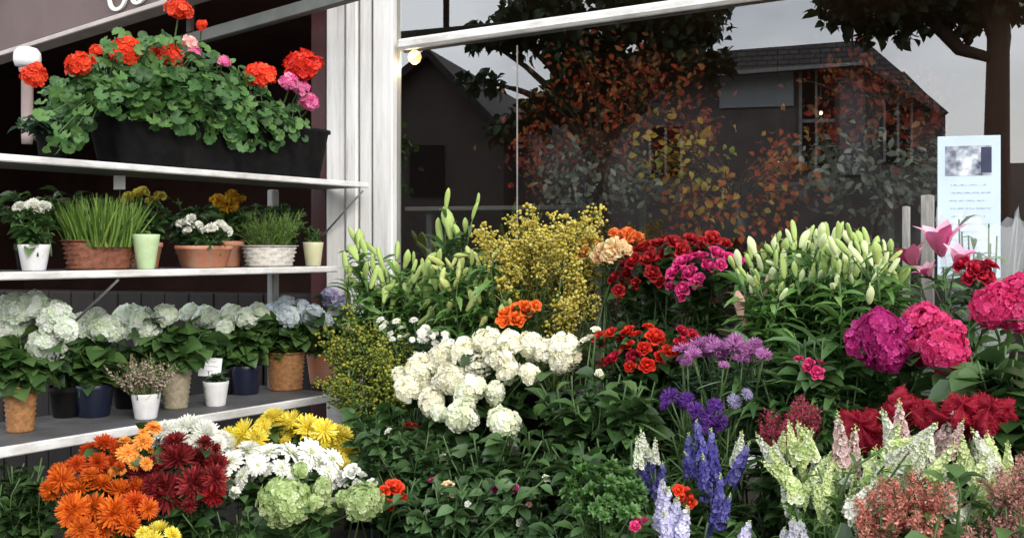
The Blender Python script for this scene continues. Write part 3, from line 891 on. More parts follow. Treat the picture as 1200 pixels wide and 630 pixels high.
# ------------------------------------------------------------------ inside the shop
def interior():
    # shelves on uprights
    for (x0, x1, y, w, dep, lab) in ((474, 700, 241, -.45, .30, 'grey edged shelf inside the shop window near the pilaster'),
                                     (735, 1062, 214, -.70, .30, 'long grey edged shelf inside the shop window behind the autumn branches')):
        u0, u1 = uv(x0, w), uv(x1, w)
        z = PV((x0 + x1) / 2, y, w)[2]
        root = thing('interior_shelf', lab, 'shelf', UV((u0 + u1) / 2, w, .021))
        mb = MB(); vbox(mb, u0, u1, w - dep, w, z - .022, z, 0, .004)
        world_part('shelf_board', mb.mesh('shelf_board', [GREYBAR], False), root)
        for uu in (u0 + .04, u1 - .04):
            mb = MB(); vbox(mb, uu - .015, uu + .015, w - dep + .02, w - dep + .05, .021, z - .024)
            world_part('upright', mb.mesh('upright', [GREYBAR], False), root)
    # counter, deep in the room
    u0, u1 = .4, 2.4
    root = thing('shop_counter', 'dark wooden counter deep inside the shop', 'counter', UV(1.4, -2.6, .021))
    mb = MB(); vbox(mb, u0, u1, -2.9, -2.3, .021, .93); world_part('body', mb.mesh('counter', [DARKWOOD], False), root)
    mb = MB(); vbox(mb, u0 - .05, u1 + .05, -2.95, -2.25, .933, .97, 0, .006); world_part('top', mb.mesh('top', [GREYBAR], False), root)
    # lamps
    warm = emit('lamp_warm', (1, .62, .28), 1.6)
    lamps = [(486, 67, -.12, .032, 'warm glowing globe lamp just inside the window below the transom'),
             (911, 191, -2.2, .013, 'small lit spot lamp above the long interior shelf'),
             (962, 132, -2.6, .012, 'small lit spot lamp high in the room')]
    for x, y, w, r, lab in lamps:
        c = PV(x, y, w)
        root = thing('globe_lamp' if r > .03 else 'spot_lamp', lab, 'lamp', c)
        mb = MB(); lathe(mb, [(r * .3, -r), (r * .8, -r * .6), (r, 0), (r * .8, r * .6), (r * .35, r)], 16)
        link('bulb', mb.mesh('bulb', [warm]), root)
        pl = bpy.data.lights.new('lamp_light', 'POINT'); pl.energy = 1.5 if r > .03 else 7; pl.color = (1, .78, .5); pl.shadow_soft_size = r; po = bpy.data.objects.new('lamp_light', pl); COL.objects.link(po); po.location = c + np.array([0, 0, -r * 1.6])
        mb = MB(); tube(mb, [(0, 0, r * .9), (0, 0, 3.3 - c[2])], .004, 5)
        link('cord', mb.mesh('cord', [BLACKP]), root)
interior()

AUT_RED = organic('autumn_red', [(.10, .025, .015), (.34, .04, .02), (.60, .08, .03), (.22, .12, .05), (.65, .24, .08)], .5, .35, .35)
AUT_OR = organic('autumn_orange', [(.5, .05, .01), (.7, .16, .02), (.65, .36, .05)], .5, .35, .35)
AUT_YEL = organic('autumn_yellow', [(.7, .34, .03), (.8, .55, .08), (.30, .40, .06)], .5, .35, .35)
SILVER = organic('leaf_silver', [(.14, .16, .13), (.25, .28, .22), (.38, .41, .34)], .6, .2, .3)
def branches(label, poly, w, mat, leaf, size, n, foot_px, vase_mat, lab2):
    rng = np.random.default_rng(sum(map(ord, label)))
    f = PV(foot_px[0], foot_px[1], w)
    vase = thing('vase', lab2, 'vase', f)
    mb = MB(); lathe(mb, [(.05, 0), (.075, .05), (.08, .14), (.05, .22), (.055, .25), (.05, .252), (.042, .22)], 20)
    link('body', mb.mesh('vase', [vase_mat]), vase)
    root = thing('autumn_branches', label, 'branches', f + np.array([0, 0, .05]))
    mb = MB()
    tmp = MB()
    cs = leafcloud(tmp, poly, lambda x: YV(x, w), max(14, n // 4), leaf, size, rng, .18, (.5, .3))
    pts = np.repeat(cs, 10, axis=0); pts = pts + rng.normal(0, 1, pts.shape) * (.045 + .03 * rng.random((len(pts), 1)))
    wv = pts[:, :2] @ NV + WALLV; pts = pts[wv < -.09]
    scat(mb, leaf, pts, rand_dirs(len(pts), rng) + np.array([0, 0, -.3]), unit(np.array([NV[0], NV[1], .4]) + rng.normal(0, .5, pts.shape)), rng.uniform(.55, 1.15, len(pts)) * size)
    world_part('foliage', mb.mesh('foliage', [mat]), root)
    mb = MB()
    for k in rng.choice(len(pts), 60, replace=False):
        a = f + np.array([0, 0, .08]); p = pts[k]
        tube(mb, bez(a, a + np.array([0, 0, .25]) + rng.normal(0, .03, 3), (a + p) / 2 + np.array([0, 0, .12]) + rng.normal(0, .05, 3), p, 8), np.linspace(.006, .002, 8), 5)
    world_part('twig', mb.mesh('twig', [TWIG]), root)
DV = solid('dark_vase', (.03, .03, .035), .3, .3)
branches('dark red autumn branches with fine leaves, widest mass behind the glass', [(612, 90), (700, 62), (820, 70), (840, 150), (790, 215), (700, 212), (640, 230), (605, 190)], -.62, AUT_RED, L_SMALL, .040, 560, (700, 241), DV, 'dark vase with the wide red autumn branches')
branches('yellow and orange autumn leaves hanging low inside the window', [(760, 170), (800, 155), (880, 195), (905, 230), (870, 275), (820, 240), (770, 205)], -.38, AUT_YEL, L_OVATE, .045, 110, (850, 290), DV, 'dark vase with the yellow autumn leaves')
branches('scarlet leafed stems low behind the glass above the roses', [(800, 205), (850, 225), (930, 170), (945, 225), (880, 290), (800, 275)], -.30, AUT_OR, L_OVATE, .042, 200, (860, 300), DV, 'dark vase with the scarlet leafed stems')
branches('rust coloured branches before the reflected gable', [(950, 95), (1010, 80), (1095, 105), (1100, 165), (1040, 180), (970, 150)], -.70, AUT_RED, L_SMALL, .045, 300, (1030, 214), DV, 'dark vase with the rust coloured branches')
branches('silvery grey foliage stems in the middle of the window', [(640, 200), (690, 178), (760, 190), (765, 225), (700, 240), (645, 232)], -.50, SILVER, L_SMALL, .04, 380, (690, 241), DV, 'dark vase with the silvery stems mid window')
branches('silvery grey foliage stems on the long shelf near the poster', [(940, 185), (1000, 160), (1085, 165), (1098, 225), (1000, 235), (950, 220)], -.55, SILVER, L_SMALL, .045, 420, (1010, 236), DV, 'dark vase with the silvery stems near the poster')

# ------------------------------------------------------------------ across the street (seen as reflections in the window)
def mirror(p):
    p = np.array(p, float)
    dd = p[..., 0] * NV[0] + p[..., 1] * NV[1] + WALLV - .012
    p[..., 0] -= 2 * dd * NV[0]; p[..., 1] -= 2 * dd * NV[1]
    return p
def RP(x, y, w): return mirror(PV(x, y, w))
def slab(mb, px, w, depth, mi=0):
    A = np.array([RP(x, y, w) for x, y in px]); back = np.array([NV[0], NV[1], 0]) * depth
    n = len(A)
    mb.add(np.concatenate([A, A + back]), [tuple(range(n)), tuple(range(n, 2 * n))[::-1]] + [(i, i + n, (i + 1) % n + n, (i + 1) % n) for i in range(n)], mi)
def roof_mat():
    m, nt, b, out = nodes('house_roof')
    tc = nt.nodes.new('ShaderNodeTexCoord'); br = nt.nodes.new('ShaderNodeTexBrick'); br.inputs['Scale'].default_value = 3.2; br.inputs['Mortar Size'].default_value = .03
    br.inputs['Color1'].default_value = (.12, .112, .108, 1); br.inputs['Color2'].default_value = (.085, .08, .078, 1); br.inputs['Mortar'].default_value = (.02, .02, .02, 1)
    mp = nt.nodes.new('ShaderNodeMapping'); mp.inputs['Rotation'].default_value = (PI / 2, 0, 0)
    lk(nt, tc.outputs['Object'], mp.inputs['Vector']); lk(nt, mp.outputs[0], br.inputs['Vector']); lk(nt, br.outputs['Color'], b.inputs['Base Color']); b.inputs['Roughness'].default_value = .8
    return m
def houses():
    gy = 293 + 1.6 * FOC / 13.0
    HB = solid('house_brown', (.165, .152, .142), .85, .3, 3)
    HR = roof_mat()
    root = thing('house', 'brown house with hipped dark roof across the street', 'house', RP(900, gy, -13.000) * np.array([1, 1, 0]))
    mb = MB(); slab(mb, [(700, 96), (1060, 84), (1108, 132), (1108, gy), (700, gy)], -13.000, 6)
    world_part('wall', mb.mesh('wall', [HB], False), root)
    mb = MB(); slab(mb, [(690, 72), (1013, 47), (1112, 132), (1100, 134), (1008, 74), (690, 97)], -12.600, 7)
    world_part('roof', mb.mesh('roof', [HR], False), root)
    mb = MB(); slab(mb, [(843, 88), (930, 82), (930, 124), (843, 127)], -12.950, .04)
    world_part('garage_door', mb.mesh('garage_door', [solid('siding', (.42, .46, .46), .6, .15, 3, stretch=(12, 12, .3))], False), root)
    mb = MB(); slab(mb, [(984, 78), (1014, 76), (1014, 205), (984, 205)], -12.940, .05)
    world_part('wall_panel', mb.mesh('wall_panel', [solid('grey_panel', (.22, .21, .22), .7, .2)], False), root)
    mb = MB(); slab(mb, [(936, 84), (978, 80), (978, 200), (936, 200)], -12.955, .03)
    wn = world_part('window', mb.mesh('window', [BLACKP], False), root)
    FRM = solid('house_frame', (.30, .30, .29), .6, .2)
    for q in ([(936, 84), (940, 84), (940, 200), (936, 200)], [(955, 82), (958, 82), (958, 200), (955, 200)], [(936, 140), (978, 139), (978, 143), (936, 144)]):
        mb = MB(); slab(mb, q, -12.920, .03); f = world_part('frame', mb.mesh('frame', [FRM], False), root); f.parent = wn; f.matrix_parent_inverse = Matrix.Identity(4)
    for q in ([(760, 150), (800, 148), (800, 205), (760, 206)], [(1035, 120), (1070, 125), (1070, 190), (1035, 190)]):
        mb = MB(); slab(mb, q, -12.950, .03); wn = world_part('window', mb.mesh('window', [BLACKP], False), root)
        (a0, b0), (a1, b1) = q[0], q[2]
        for k in (a0, (a0 + a1) / 2 - 1.5, a1 - 3):
            mb = MB(); slab(mb, [(k, b0), (k + 3, b0), (k + 3, b1), (k, b1)], -12.920, .03); f = world_part('frame', mb.mesh('frame', [FRM], False), root); f.parent = wn; f.matrix_parent_inverse = Matrix.Identity(4)
    mb = MB(); slab(mb, [(690, 95), (1010, 72), (1010, 76), (690, 100)], -12.500, .08); world_part('gutter', mb.mesh('gutter', [FRM], False), root)
    root = thing('house', 'dark gabled house across the street beside the big tree', 'house', RP(500, gy, -13.500) * np.array([1, 1, 0]))
    mb = MB(); slab(mb, [(380, 160), (500, 66), (590, 158), (590, gy), (380, gy)], -13.500, 6)
    world_part('wall', mb.mesh('wall', [solid('house_dark', (.07, .06, .052), .85, .3, 3)], False), root)
    mb = MB(); slab(mb, [(372, 160), (500, 56), (600, 160), (590, 162), (500, 66), (380, 168)], -13.200, 7)
    world_part('roof', mb.mesh('roof', [solid('slate_dark', (.028, .027, .028), .9, .4, 6)], False), root)
    mb = MB(); slab(mb, [(480, 170), (520, 170), (520, 230), (480, 230)], -13.450, .03)
    world_part('window', mb.mesh('window', [BLACKP], False), root)
    root = thing('garden_wall', 'long brown wall across the street, taller behind the gabled house', 'wall', RP(800, gy, -14.500) * np.array([1, 1, 0]))
    mb = MB(); slab(mb, [(300, 140), (720, 138), (722, 200), (1500, 185), (1500, 480), (300, gy)], -14.500, .4)
    world_part('masonry', mb.mesh('masonry', [HB], False), root)
houses()
TREE_LEAF = organic('tree_leaf', [(.012, .028, .010), (.025, .055, .016), (.045, .085, .025)], .5, .25, .4)
def tree(label, clumps, trunk_px, w, leaf_n, tw, extra=()):
    rng = np.random.default_rng(sum(map(ord, label)))
    b = RP(trunk_px[0], 293, w); foot = np.array([b[0], b[1], -.12])
    root = thing('street_tree', label, 'tree', foot)
    mb = MB(); top = RP(trunk_px[0] + trunk_px[2], trunk_px[1], w)
    tube(mb, bez(foot, foot + (top - foot) * .33 + rng.normal(0, .05, 3), foot + (top - foot) * .66, top, 9), np.linspace(tw, tw * .55, 9), 9)
    ml = MB()
    for (x, y, r) in clumps:
        c = RP(x, y, w) + np.array([0, 0, 0]); R = r / FOC * np.linalg.norm(PV(x, y, w)[:2])
        a = bez(foot + (top - foot) * .7, foot + (top - foot) * .95 + rng.normal(0, .1, 3), (c + top) / 2 + np.array([0, 0, .15]), c, 8)
        tube(mb, a, np.linspace(tw * .4, .015, 8), 6)
        m = int(leaf_n * (r / 50) ** 2)
        p = c + rand_dirs(m, rng) * (R * rng.uniform(.1, 1.0, m) ** .6)[:, None] * np.array([1, 1, .75])
        scat(ml, L_OVATE, p, rand_dirs(m, rng), np.array([0, 0, 1.0]) + rng.normal(0, .5, (m, 3)), rng.uniform(.12, .22, m))
    for pts in extra:
        A = np.array([RP(x, y, w) for x, y in pts]); tube(mb, A, np.linspace(.11, .06, len(A)), 7)
    world_part('trunk', mb.mesh('trunk', [TWIG]), root)
    world_part('crown', ml.mesh('crown', [TREE_LEAF]), root)
tree('dense dark street tree across the road facing the window', [(560, 45, 22), (600, 40, 34), (598, 152, 24), (625, 140, 26), (555, 95, 14), (580, 100, 13), (640, 20, 60), (690, 70, 55), (740, 20, 60), (790, 70, 45), (815, 30, 40), (840, 75, 22), (720, 120, 40), (660, 118, 34), (830, 8, 28)], (700, 130, 0), -9.2, 560, .22)
tree('street tree with bare limb and thick trunk near the poster reflection', [(985, 12, 28), (1020, 30, 26), (1050, 8, 36), (1090, 18, 30), (1120, 8, 30), (1175, -5, 40), (1000, -30, 50), (1100, -50, 60), (1060, 42, 12), (1130, 35, 14)], (1171, -60, 0), -8.4, 520, .19, [[(1085, -5), (1100, 30), (1125, 58), (1160, 68)]])

# ------------------------------------------------------------------ poster and stakes
def poster():
    w = .03
    u0, u1 = uv(1099, w), uv(1173, w)
    zt = PV(1136, 159, w)[2]; zb = PV(1136, 326, w)[2]
    root = thing('poster', 'white printed notice with dark photo strip taped to the window glass', 'poster', UV(u0, w, zb))
    mb = MB(); vbox(mb, u0, u1, .018, .024, zb, zt, 0, .001); sheet = world_part('sheet', mb.mesh('sheet', [solid('notice_paper', (.50, .60, .70), .5, .10, 5)], False), root)
    W = u1 - u0; H = zt - zb
    m, nt, b, out = nodes('poster_photo')
    tc = nt.nodes.new('ShaderNodeTexCoord'); nz = nt.nodes.new('ShaderNodeTexNoise'); nz.inputs['Scale'].default_value = 22; nz.inputs['Detail'].default_value = 2
    r = ramp(nt, [(.35, (.03, .035, .07)), (.5, (.25, .28, .33)), (.64, (.6, .64, .68))])
    lk(nt, tc.outputs['Object'], nz.inputs['Vector']); lk(nt, nz.outputs['Fac'], r.inputs['Fac']); lk(nt, r.outputs['Color'], b.inputs['Base Color'])
    mb = MB(); vbox(mb, u0 + .12 * W, u1 - .14 * W, .0243, .0248, zt - .28 * H, zt - .07 * H); world_part('photo_strip', mb.mesh('photo_strip', [m], False), root)
    mb = MB(); vbox(mb, u1 - .31 * W, u1 - .141 * W, .0251, .0254, zt - .26 * H, zt - .08 * H); world_part('photo_strip', mb.mesh('photo_strip', [solid('navy_print', (.03, .035, .08), .6, .3)], False), root)
    m2, nt, b, out = nodes('print_rows')
    tc = nt.nodes.new('ShaderNodeTexCoord'); mp = nt.nodes.new('ShaderNodeMapping'); mp.inputs['Scale'].default_value = (150, 150, 150)
    nz = nt.nodes.new('ShaderNodeTexNoise'); nz.inputs['Scale'].default_value = 1.0; nz.inputs['Detail'].default_value = 2
    r = ramp(nt, [(.42, (.50, .60, .69)), (.55, (.27, .33, .42))])
    lk(nt, tc.outputs['Object'], mp.inputs['Vector']); lk(nt, mp.outputs[0], nz.inputs['Vector']); lk(nt, nz.outputs['Fac'], r.inputs['Fac']); lk(nt, r.outputs['Color'], b.inputs['Base Color'])
    rng = np.random.default_rng(4)
    for i in range(11):
        zz = zt - (.34 + .055 * i) * H; a = .12 + rng.uniform(0, .10); e = .88 - rng.uniform(0, .22)
        mb = MB(); vbox(mb, u0 + a * W, u0 + e * W, .0243, .0246, zz - .005, zz)
        world_part('text_line', mb.mesh('text_line', [m2], False), root)
poster()
for x0, x1, y0, y1, w, lab in ((1058, 1066, 238, 420, .20, 'slender pale wooden stake beside the pink lilies'), (1080, 1094, 222, 420, .12, 'broader grey wooden stake close by the notice on the glass')):
    a = PW(x0, y0, w); b = PW(x1, y1, w); r = (x1 - x0) / FOC * a[1] / 2
    c = (PW(x0, y0, w) + PW(x1, y0, w)) / 2
    mb = MB(); box(mb, (-r, -.009, 0), (r, .009, c[2] - .722 - r), 0, None, .002)
    mb.add([(-r, -.008, c[2] - .722 - r + .001), (r, -.008, c[2] - .722 - r + .001), (r, .008, c[2] - .722 - r + .001), (-r, .008, c[2] - .722 - r + .001), (r * .3, -.008, c[2] - .722 - r * .8), (r * .3, .008, c[2] - .722 - r * .8)],
           [(0, 1, 4), (2, 3, 5), (1, 2, 5, 4), (3, 0, 4, 5)])
    o = link('wooden_stake', mb.mesh('stake', [solid('pale_wood', (.34, .325, .30), .75, .45, 14, stretch=(8, 8, 1))], False), None, (c[0], c[1], .722))
    o.rotation_euler = (0, 0, ANG_D)
    tag(o, lab, 'stake')

# ------------------------------------------------------------------ white display rack
def rack():
    e = np.array([PB(432, 215, 0)[0], PB(432, 215, 0)[1], 0])
    fr = (np.array([e[0], e[1], 0]), np.array([S[0], S[1], 0]), np.array([M[0], M[1], 0]))
    root = thing('display_rack', 'white three tier plant rack standing at right angles to the shop front', 'rack', e)
    def part(name, lo, hi, mat=SHELFW, bev=.006):
        mb = MB(); box(mb, lo, hi, 0, fr, bev); return world_part(name, mb.mesh(name, [mat], False), root)
    e2 = (PB(396, 316, 0)[:2] - e[:2]) @ S
    TOPM = solid('shelf_top', (.105, .105, .108), .6, .45, 7, bump=.15)
    for s1, dp, z0, z1 in ((0, .30, 1.770, 1.7925), (e2, .38, 1.408, 1.4325), (e2, .46, .868, .9005), (e2, .46, .30, .33)):
        sb = part('shelf_board', (-2.3, .0145, z0 + .002), (s1, dp, z1), TOPM, .003)
        q = part('edge_strip', (-2.3, 0, z0), (s1 + .002, .014, z1 + .001), SHELFW, .004)
        mw = q.matrix_parent_inverse.copy(); q.parent = sb; q.matrix_parent_inverse = Matrix.Identity(4)
    for s0 in (-2.25, e2 - .06):
        part('upright', (s0, .33, 0), (s0 + .04, .37, 1.763), GREYBAR)
    for s0, z, d in ((-.02, 1.763, .26), (-1.22, 1.406, .34), (-2.2, 1.406, .34)):
        mb = MB()
        q = lambda s, m, zz: np.array([fr[0][0] + S[0] * s + M[0] * m, fr[0][1] + S[1] * s + M[1] * m, zz])
        tube(mb, [q(s0, .015, z - .006), q(s0, d, z - .20)], .005, 6)
        world_part('bracket', mb.mesh('bracket', [GREYBAR]), root)
rack()

# ------------------------------------------------------------------ pots
def pot_mesh(kind, r, h, mat, rb=.75, sx=1.0, sy=1.0, sup=2.0):
    mb = MB()
    if kind == 'wicker':
        rows = max(5, int(h / .016)); seg = 36
        prof = [(r * (rb + (1 - rb) * i / (2 * rows)) * (1 if i % 2 else .925), h * i / (2 * rows)) for i in range(2 * rows + 1)]
        prof += [(r * 1.04, h * 1.0), (r * 1.05, h * 1.03), (r * .95, h * 1.04), (r * .93, h * .93)]
        n = 2 * rows
        lathe(mb, prof, seg, sx, sy, 0, sup, lambda i, j: 1 + (.03 * (1 if ((j // 2 + i // 2) % 2) else -1) if 0 < i <= n and i % 2 else 0))
    else:
        prof = [(r * rb * .94, 0), (r * rb, .004), (r * (rb + (1 - rb) * .82), h * .82)]
        prof += [(r * .985, h * .83), (r, h * .85), (r * 1.0, h * .99), (r * .97, h), (r * .90, h * .995), (r * .88, h * .9)] if kind == 'rim' else [(r, h * .985), (r * .985, h), (r * .92, h), (r * .9, h * .9)]
        lathe(mb, prof, 36, sx, sy, 0, sup)
    lathe(mb, [(r * .3, h * .86), (r * .88, h * .87), (r * .5, h * .885)], 20, sx, sy, 1, sup)
    return mb.mesh('pot', [mat, SOIL], kind != 'wicker' or True)
def plant(name, label, cat, base, pot, foli, heads=(), Y=None, headkind='hydrangea', mat=None, face=(.5, .6, .5), rz=ANG_S, partname='bloom', group=None, second=None):
    """potted plant: pot=(kind, r, h, mat, rb, sx, sy, sup); foli(mb, mouth, tips, rng)"""
    rng = np.random.default_rng(sum(map(ord, label)))
    root = thing(name, label, cat, base, rz, group)
    kind, r, h, pm = pot[:4]; o = pot[4:] + (.75, 1.0, 1.0, 2.0)[len(pot) - 4:]
    link('pot', pot_mesh(kind, r, h, pm, *o), root)
    mouth = np.array(base) + np.array([0, 0, h * .9])
    tips = []; axs = []; rads = []
    inv = Quaternion((0, 0, 1), -rz)
    if len(heads): ym = np.mean([hh[1] for hh in heads])
    for i, hh in enumerate(heads):
        x, y, rp = hh[:3]
        Y1 = (Y or base[1]) - .35 * (y - ym) / FOC * base[1] + rng.normal(0, .02)
        p = P(x, y, Y1); rr = rp / FOC * Y1 * (1.03 if headkind == 'hydrangea' else 1)
        tc = unit(np.array([-p[0], -p[1], 0])); rd = unit((p - mouth) * np.array([1, 1, .5]))
        ax = unit(tc * face[0] + np.array([0, 0, face[1]]) + rd * face[2] + rng.normal(0, .12, 3))
        mm = hh[3] if len(hh) > 3 else mat
        ob = link(partname, head_mesh(headkind, i % 4, [mm, second or SECOND.get(headkind, mm)]), root)
        ob.rotation_mode = 'QUATERNION'; ob.rotation_quaternion = inv @ zquat(ax, rng.uniform(0, 6))
        ob.location = inv @ Vector(p - np.array(base)); ob.scale = (rr, rr, rr * .85)
        tips.append(p); axs.append(ax); rads.append(rr)
    mb = MB(); foli(mb, mouth, np.array(tips).reshape(-1, 3), np.array(axs).reshape(-1, 3), rads, rng)
    m1 = foli.mats if hasattr(foli, 'mats') else [LEAF_MID, STEM]
    world_part('foliage', mb.mesh('foliage', m1), root)
    return root
def fol_leafy(leaf=L_BROAD, size=.085, per=9, n_extra=14, R=.10, H=.16, mats=(LEAF_MID, STEM), t0=.25, droop=.2, sx=1.0, direction=None):
    def f(mb, mouth, tips, axs, rads, rng):
        rt = mouth - np.array([0, 0, .03])
        if len(tips): stems_and_leaves(mb, rt, tips, axs, rads, leaf, size, per, t0, droop, rng, spread=.02)
        a = rng.uniform(0, 6.28, n_extra); q = rng.uniform(.2, 1, n_extra)
        loc = np.stack([np.cos(a) * R * q * sx, np.sin(a) * R * q, H * rng.uniform(.5, 1.0, n_extra)], -1)
        if sx != 1: loc = np.stack([loc[:, 0] * S[0] - loc[:, 1] * S[1], loc[:, 0] * S[1] + loc[:, 1] * S[0], loc[:, 2]], -1)
        e = mouth + loc
        stems_and_leaves(mb, rt, e, unit(np.stack([np.cos(a) * .5, np.sin(a) * .5, 1 + 0 * a], -1)), np.full(n_extra, .01), leaf, size, per, t0, droop, rng, spread=.02 * sx)
    f.mats = list(mats); return f
def fol_blades(n, R, H, mat=GRASS, T=L_BLADE, sx=1.0, lean=.35, wide=1.0):
    def f(mb, mouth, tips, axs, rads, rng):
        a = rng.uniform(0, 6.28, n); q = np.sqrt(rng.uniform(0, 1, n)) * R
        lx, ly = np.cos(a) * q * sx, np.sin(a) * q
        loc = np.stack([lx * S[0] - ly * S[1], lx * S[1] + ly * S[0], 0 * a - .01], -1)
        d = np.stack([loc[:, 0] / R * lean / sx, loc[:, 1] / R * lean, 1 + 0 * a], -1) + rng.normal(0, .16, (n, 3))
        scat(mb, T, mouth + loc, d, rand_dirs(n, rng), rng.uniform(.6, 1.1, n) * H)
        tube(mb, [mouth - np.array([0, 0, .03]), mouth], .005, 4, 1)
    f.mats = [mat, STEM]; return f
def fol_heather(n, R, H, mat, beads, sx=1.0):
    def f(mb, mouth, tips, axs, rads, rng):
        for k in range(n):
            a = rng.uniform(0, 6.28); q = math.sqrt(rng.uniform(0, 1)) * R
            lx, ly = math.cos(a) * q * sx, math.sin(a) * q
            b = mouth + np.array([lx * S[0] - ly * S[1], lx * S[1] + ly * S[0], -.01]) * np.array([.5, .5, 1])
            d = unit(np.array([(b - mouth)[0] * 9, (b - mouth)[1] * 9, 1]) + rng.normal(0, .15, 3)); L = H * rng.uniform(.6, 1.1)
            pts = bez(b, b + np.array([0, 0, L * .3]), b + d * L * .7, b + d * L, 6); tube(mb, pts, .0015, 3, 1)
            m = 26; t = rng.uniform(.15, 1, m)[:, None]; p = b + d * L * t
            scat(mb, L_NARROW, p, d + rng.normal(0, .5, (m, 3)), rand_dirs(m, rng), rng.uniform(.02, .035, m) * 1.0)
            if beads is not None:
                m = 12; t = rng.uniform(.5, 1.02, m)[:, None]; p = b + d * L * t + rng.normal(0, .004, (m, 3))
                scat(mb, BEAD, p, rand_dirs(m, rng), np.array([0, 0, 1.0]), rng.uniform(.003, .0055, m), 2)
    f.mats = [mat, STEM] + ([beads] if beads else []); return f
Z1, Z2, Z3 = 1.7925, 1.4325, .9005
def on2(x, b=.13):
    p = PB(x, 300, b); p[2] = Z2; return p
def on3(x, y):
    Y = (EYE - Z3) * FOC / (y - HOR); p = P(x, y, Y); p[2] = Z3; return p
pxs = lambda px, p: px / FOC * p[1]

# shelf 2
b = on2(40); plant('potted_flower', 'white flowers in a plain white pot at the outer end of the middle shelf', 'potted plant', b, ('plain', pxs(18, b), pxs(31, b), WPOT, .72),
    fol_leafy(L_OVATE, .055, 9, 14, .06, .10), [(24, 243, 9), (38, 240, 10), (52, 242, 9), (45, 248, 7)], headkind='ruffle', mat=PT['white'])
b = on2(117, .16); plant('grass_basket', 'bright green grassy plant in a long reddish wicker basket', 'potted plant', b, ('wicker', pxs(38, b), pxs(33, b), WICK_R, .86, 1.15, .62, 3.0),
    fol_blades(520, pxs(34, b), pxs(58, b), sx=1.1))
b = on2(171, .06); plant('flared_pot', 'flared pale green pot with a low leafy plant', 'potted plant', b, ('plain', pxs(16, b), pxs(41, b), GPOT, .62),
    fol_leafy(L_SMALL, .03, 5, 6, .03, .03))
b = on2(170, .27); plant('potted_marigold', 'orange flowers on tall dark leafy stems behind the flared green pot', 'potted plant', b, ('rim', pxs(20, b), pxs(30, b), TERRA, .72),
    fol_leafy(L_OVATE, .06, 12, 16, .08, .14, (LEAF, STEM)), [(150, 232, 9), (165, 226, 10), (178, 236, 8), (187, 230, 8)], headkind='ruffle', mat=PT['gold'], face=(.7, .4, .4), second=None)
b = on2(239, .14); plant('potted_flower', 'two clumps of white flowers in an oblong terracotta pot', 'potted plant', b, ('rim', pxs(33, b), pxs(26, b), TERRA, .78, 1.05, .62, 3.2),
    fol_leafy(L_SMALL, .045, 9, 24, .08, .06, (LEAF, STEM), sx=1.2), [(213, 262, 8), (223, 258, 9), (232, 264, 7), (248, 267, 8), (258, 264, 9), (267, 270, 7), (240, 270, 6), (219, 270, 6)], headkind='ruffle', mat=PT['white'])
b = on2(268, .28); plant('potted_marigold', 'golden yellow flowers rising behind the oblong terracotta pot', 'potted plant', b, ('rim', pxs(18, b), pxs(30, b), TERRA, .72),
    fol_leafy(L_OVATE, .06, 12, 16, .08, .14, (LEAF, STEM)), [(255, 235, 10), (268, 240, 12), (280, 234, 9), (272, 228, 8), (262, 250, 8)], headkind='ruffle', mat=petal('amber', (.55, .25, .01), (.72, .42, .03), (.8, .52, .06)), face=(.7, .4, .4))
b = on2(316, .14); plant('grass_basket', 'green tufted plant in a low round white wicker basket', 'potted plant', b, ('wicker', pxs(36, b), pxs(24, b), WICK_W, .84, 1.0, .75),
    fol_heather(90, pxs(34, b), pxs(46, b), organic('tuft_green', [(.07, .14, .02), (.14, .24, .04), (.22, .30, .08)], .5, .3, .3), None))
b = on2(367, .10); plant('potted_sprout', 'small cream pot with sparse sprigs near the pilaster', 'potted plant', b, ('plain', pxs(12, b), pxs(28, b), CPOT, .72),
    fol_leafy(L_SMALL, .03, 7, 10, .035, .09))
for x, lab in ((35, 'dark leafy bush behind the white pot on the middle shelf'), (100, 'dark leafy bush behind the long reddish basket'), (222, 'dark leafy bush between the orange and golden flowers'), (330, 'dark leafy bush behind the white wicker basket')):
    b = on2(x, .30); plant('potted_bush', lab, 'potted plant', b, ('rim', .05, .09, BLACKP, .75), fol_leafy(L_OVATE, .055, 12, 26, .13, .19, (LEAF, STEM)))
for x, lab in ((78, 'dark bush at the back of the lower shelf between brown wicker and navy pots'), (150, 'dark bush at the back of the lower shelf behind the pinkish heather'), (262, 'dark bush at the back of the lower shelf behind the price card')):
    b = PB(x, 480, .38); b[2] = Z3; plant('potted_bush', lab, 'potted plant', b, ('rim', .06, .11, BLACKP, .75), fol_leafy(L_OVATE, .06, 12, 30, .15, .15, (LEAF, STEM)))
# hanging tag
p = PB(140, 222, .2)
root = thing('price_tag', 'small white card on a thin wire above the reddish basket', 'tag', np.array([p[0], p[1], Z2]), ANG_S * 0)
mb = MB(); box(mb, (-.021, -.001, p[2] - Z2), (.021, .001, p[2] - Z2 + .05), 0, None, .0005); link('card', mb.mesh('card', [CARD], False), root)
mb = MB(); tube(mb, [(0, .003, 0), (0, .003, p[2] - Z2 + .02)], .0018, 5); link('wire', mb.mesh('wire', [GALV]), root)

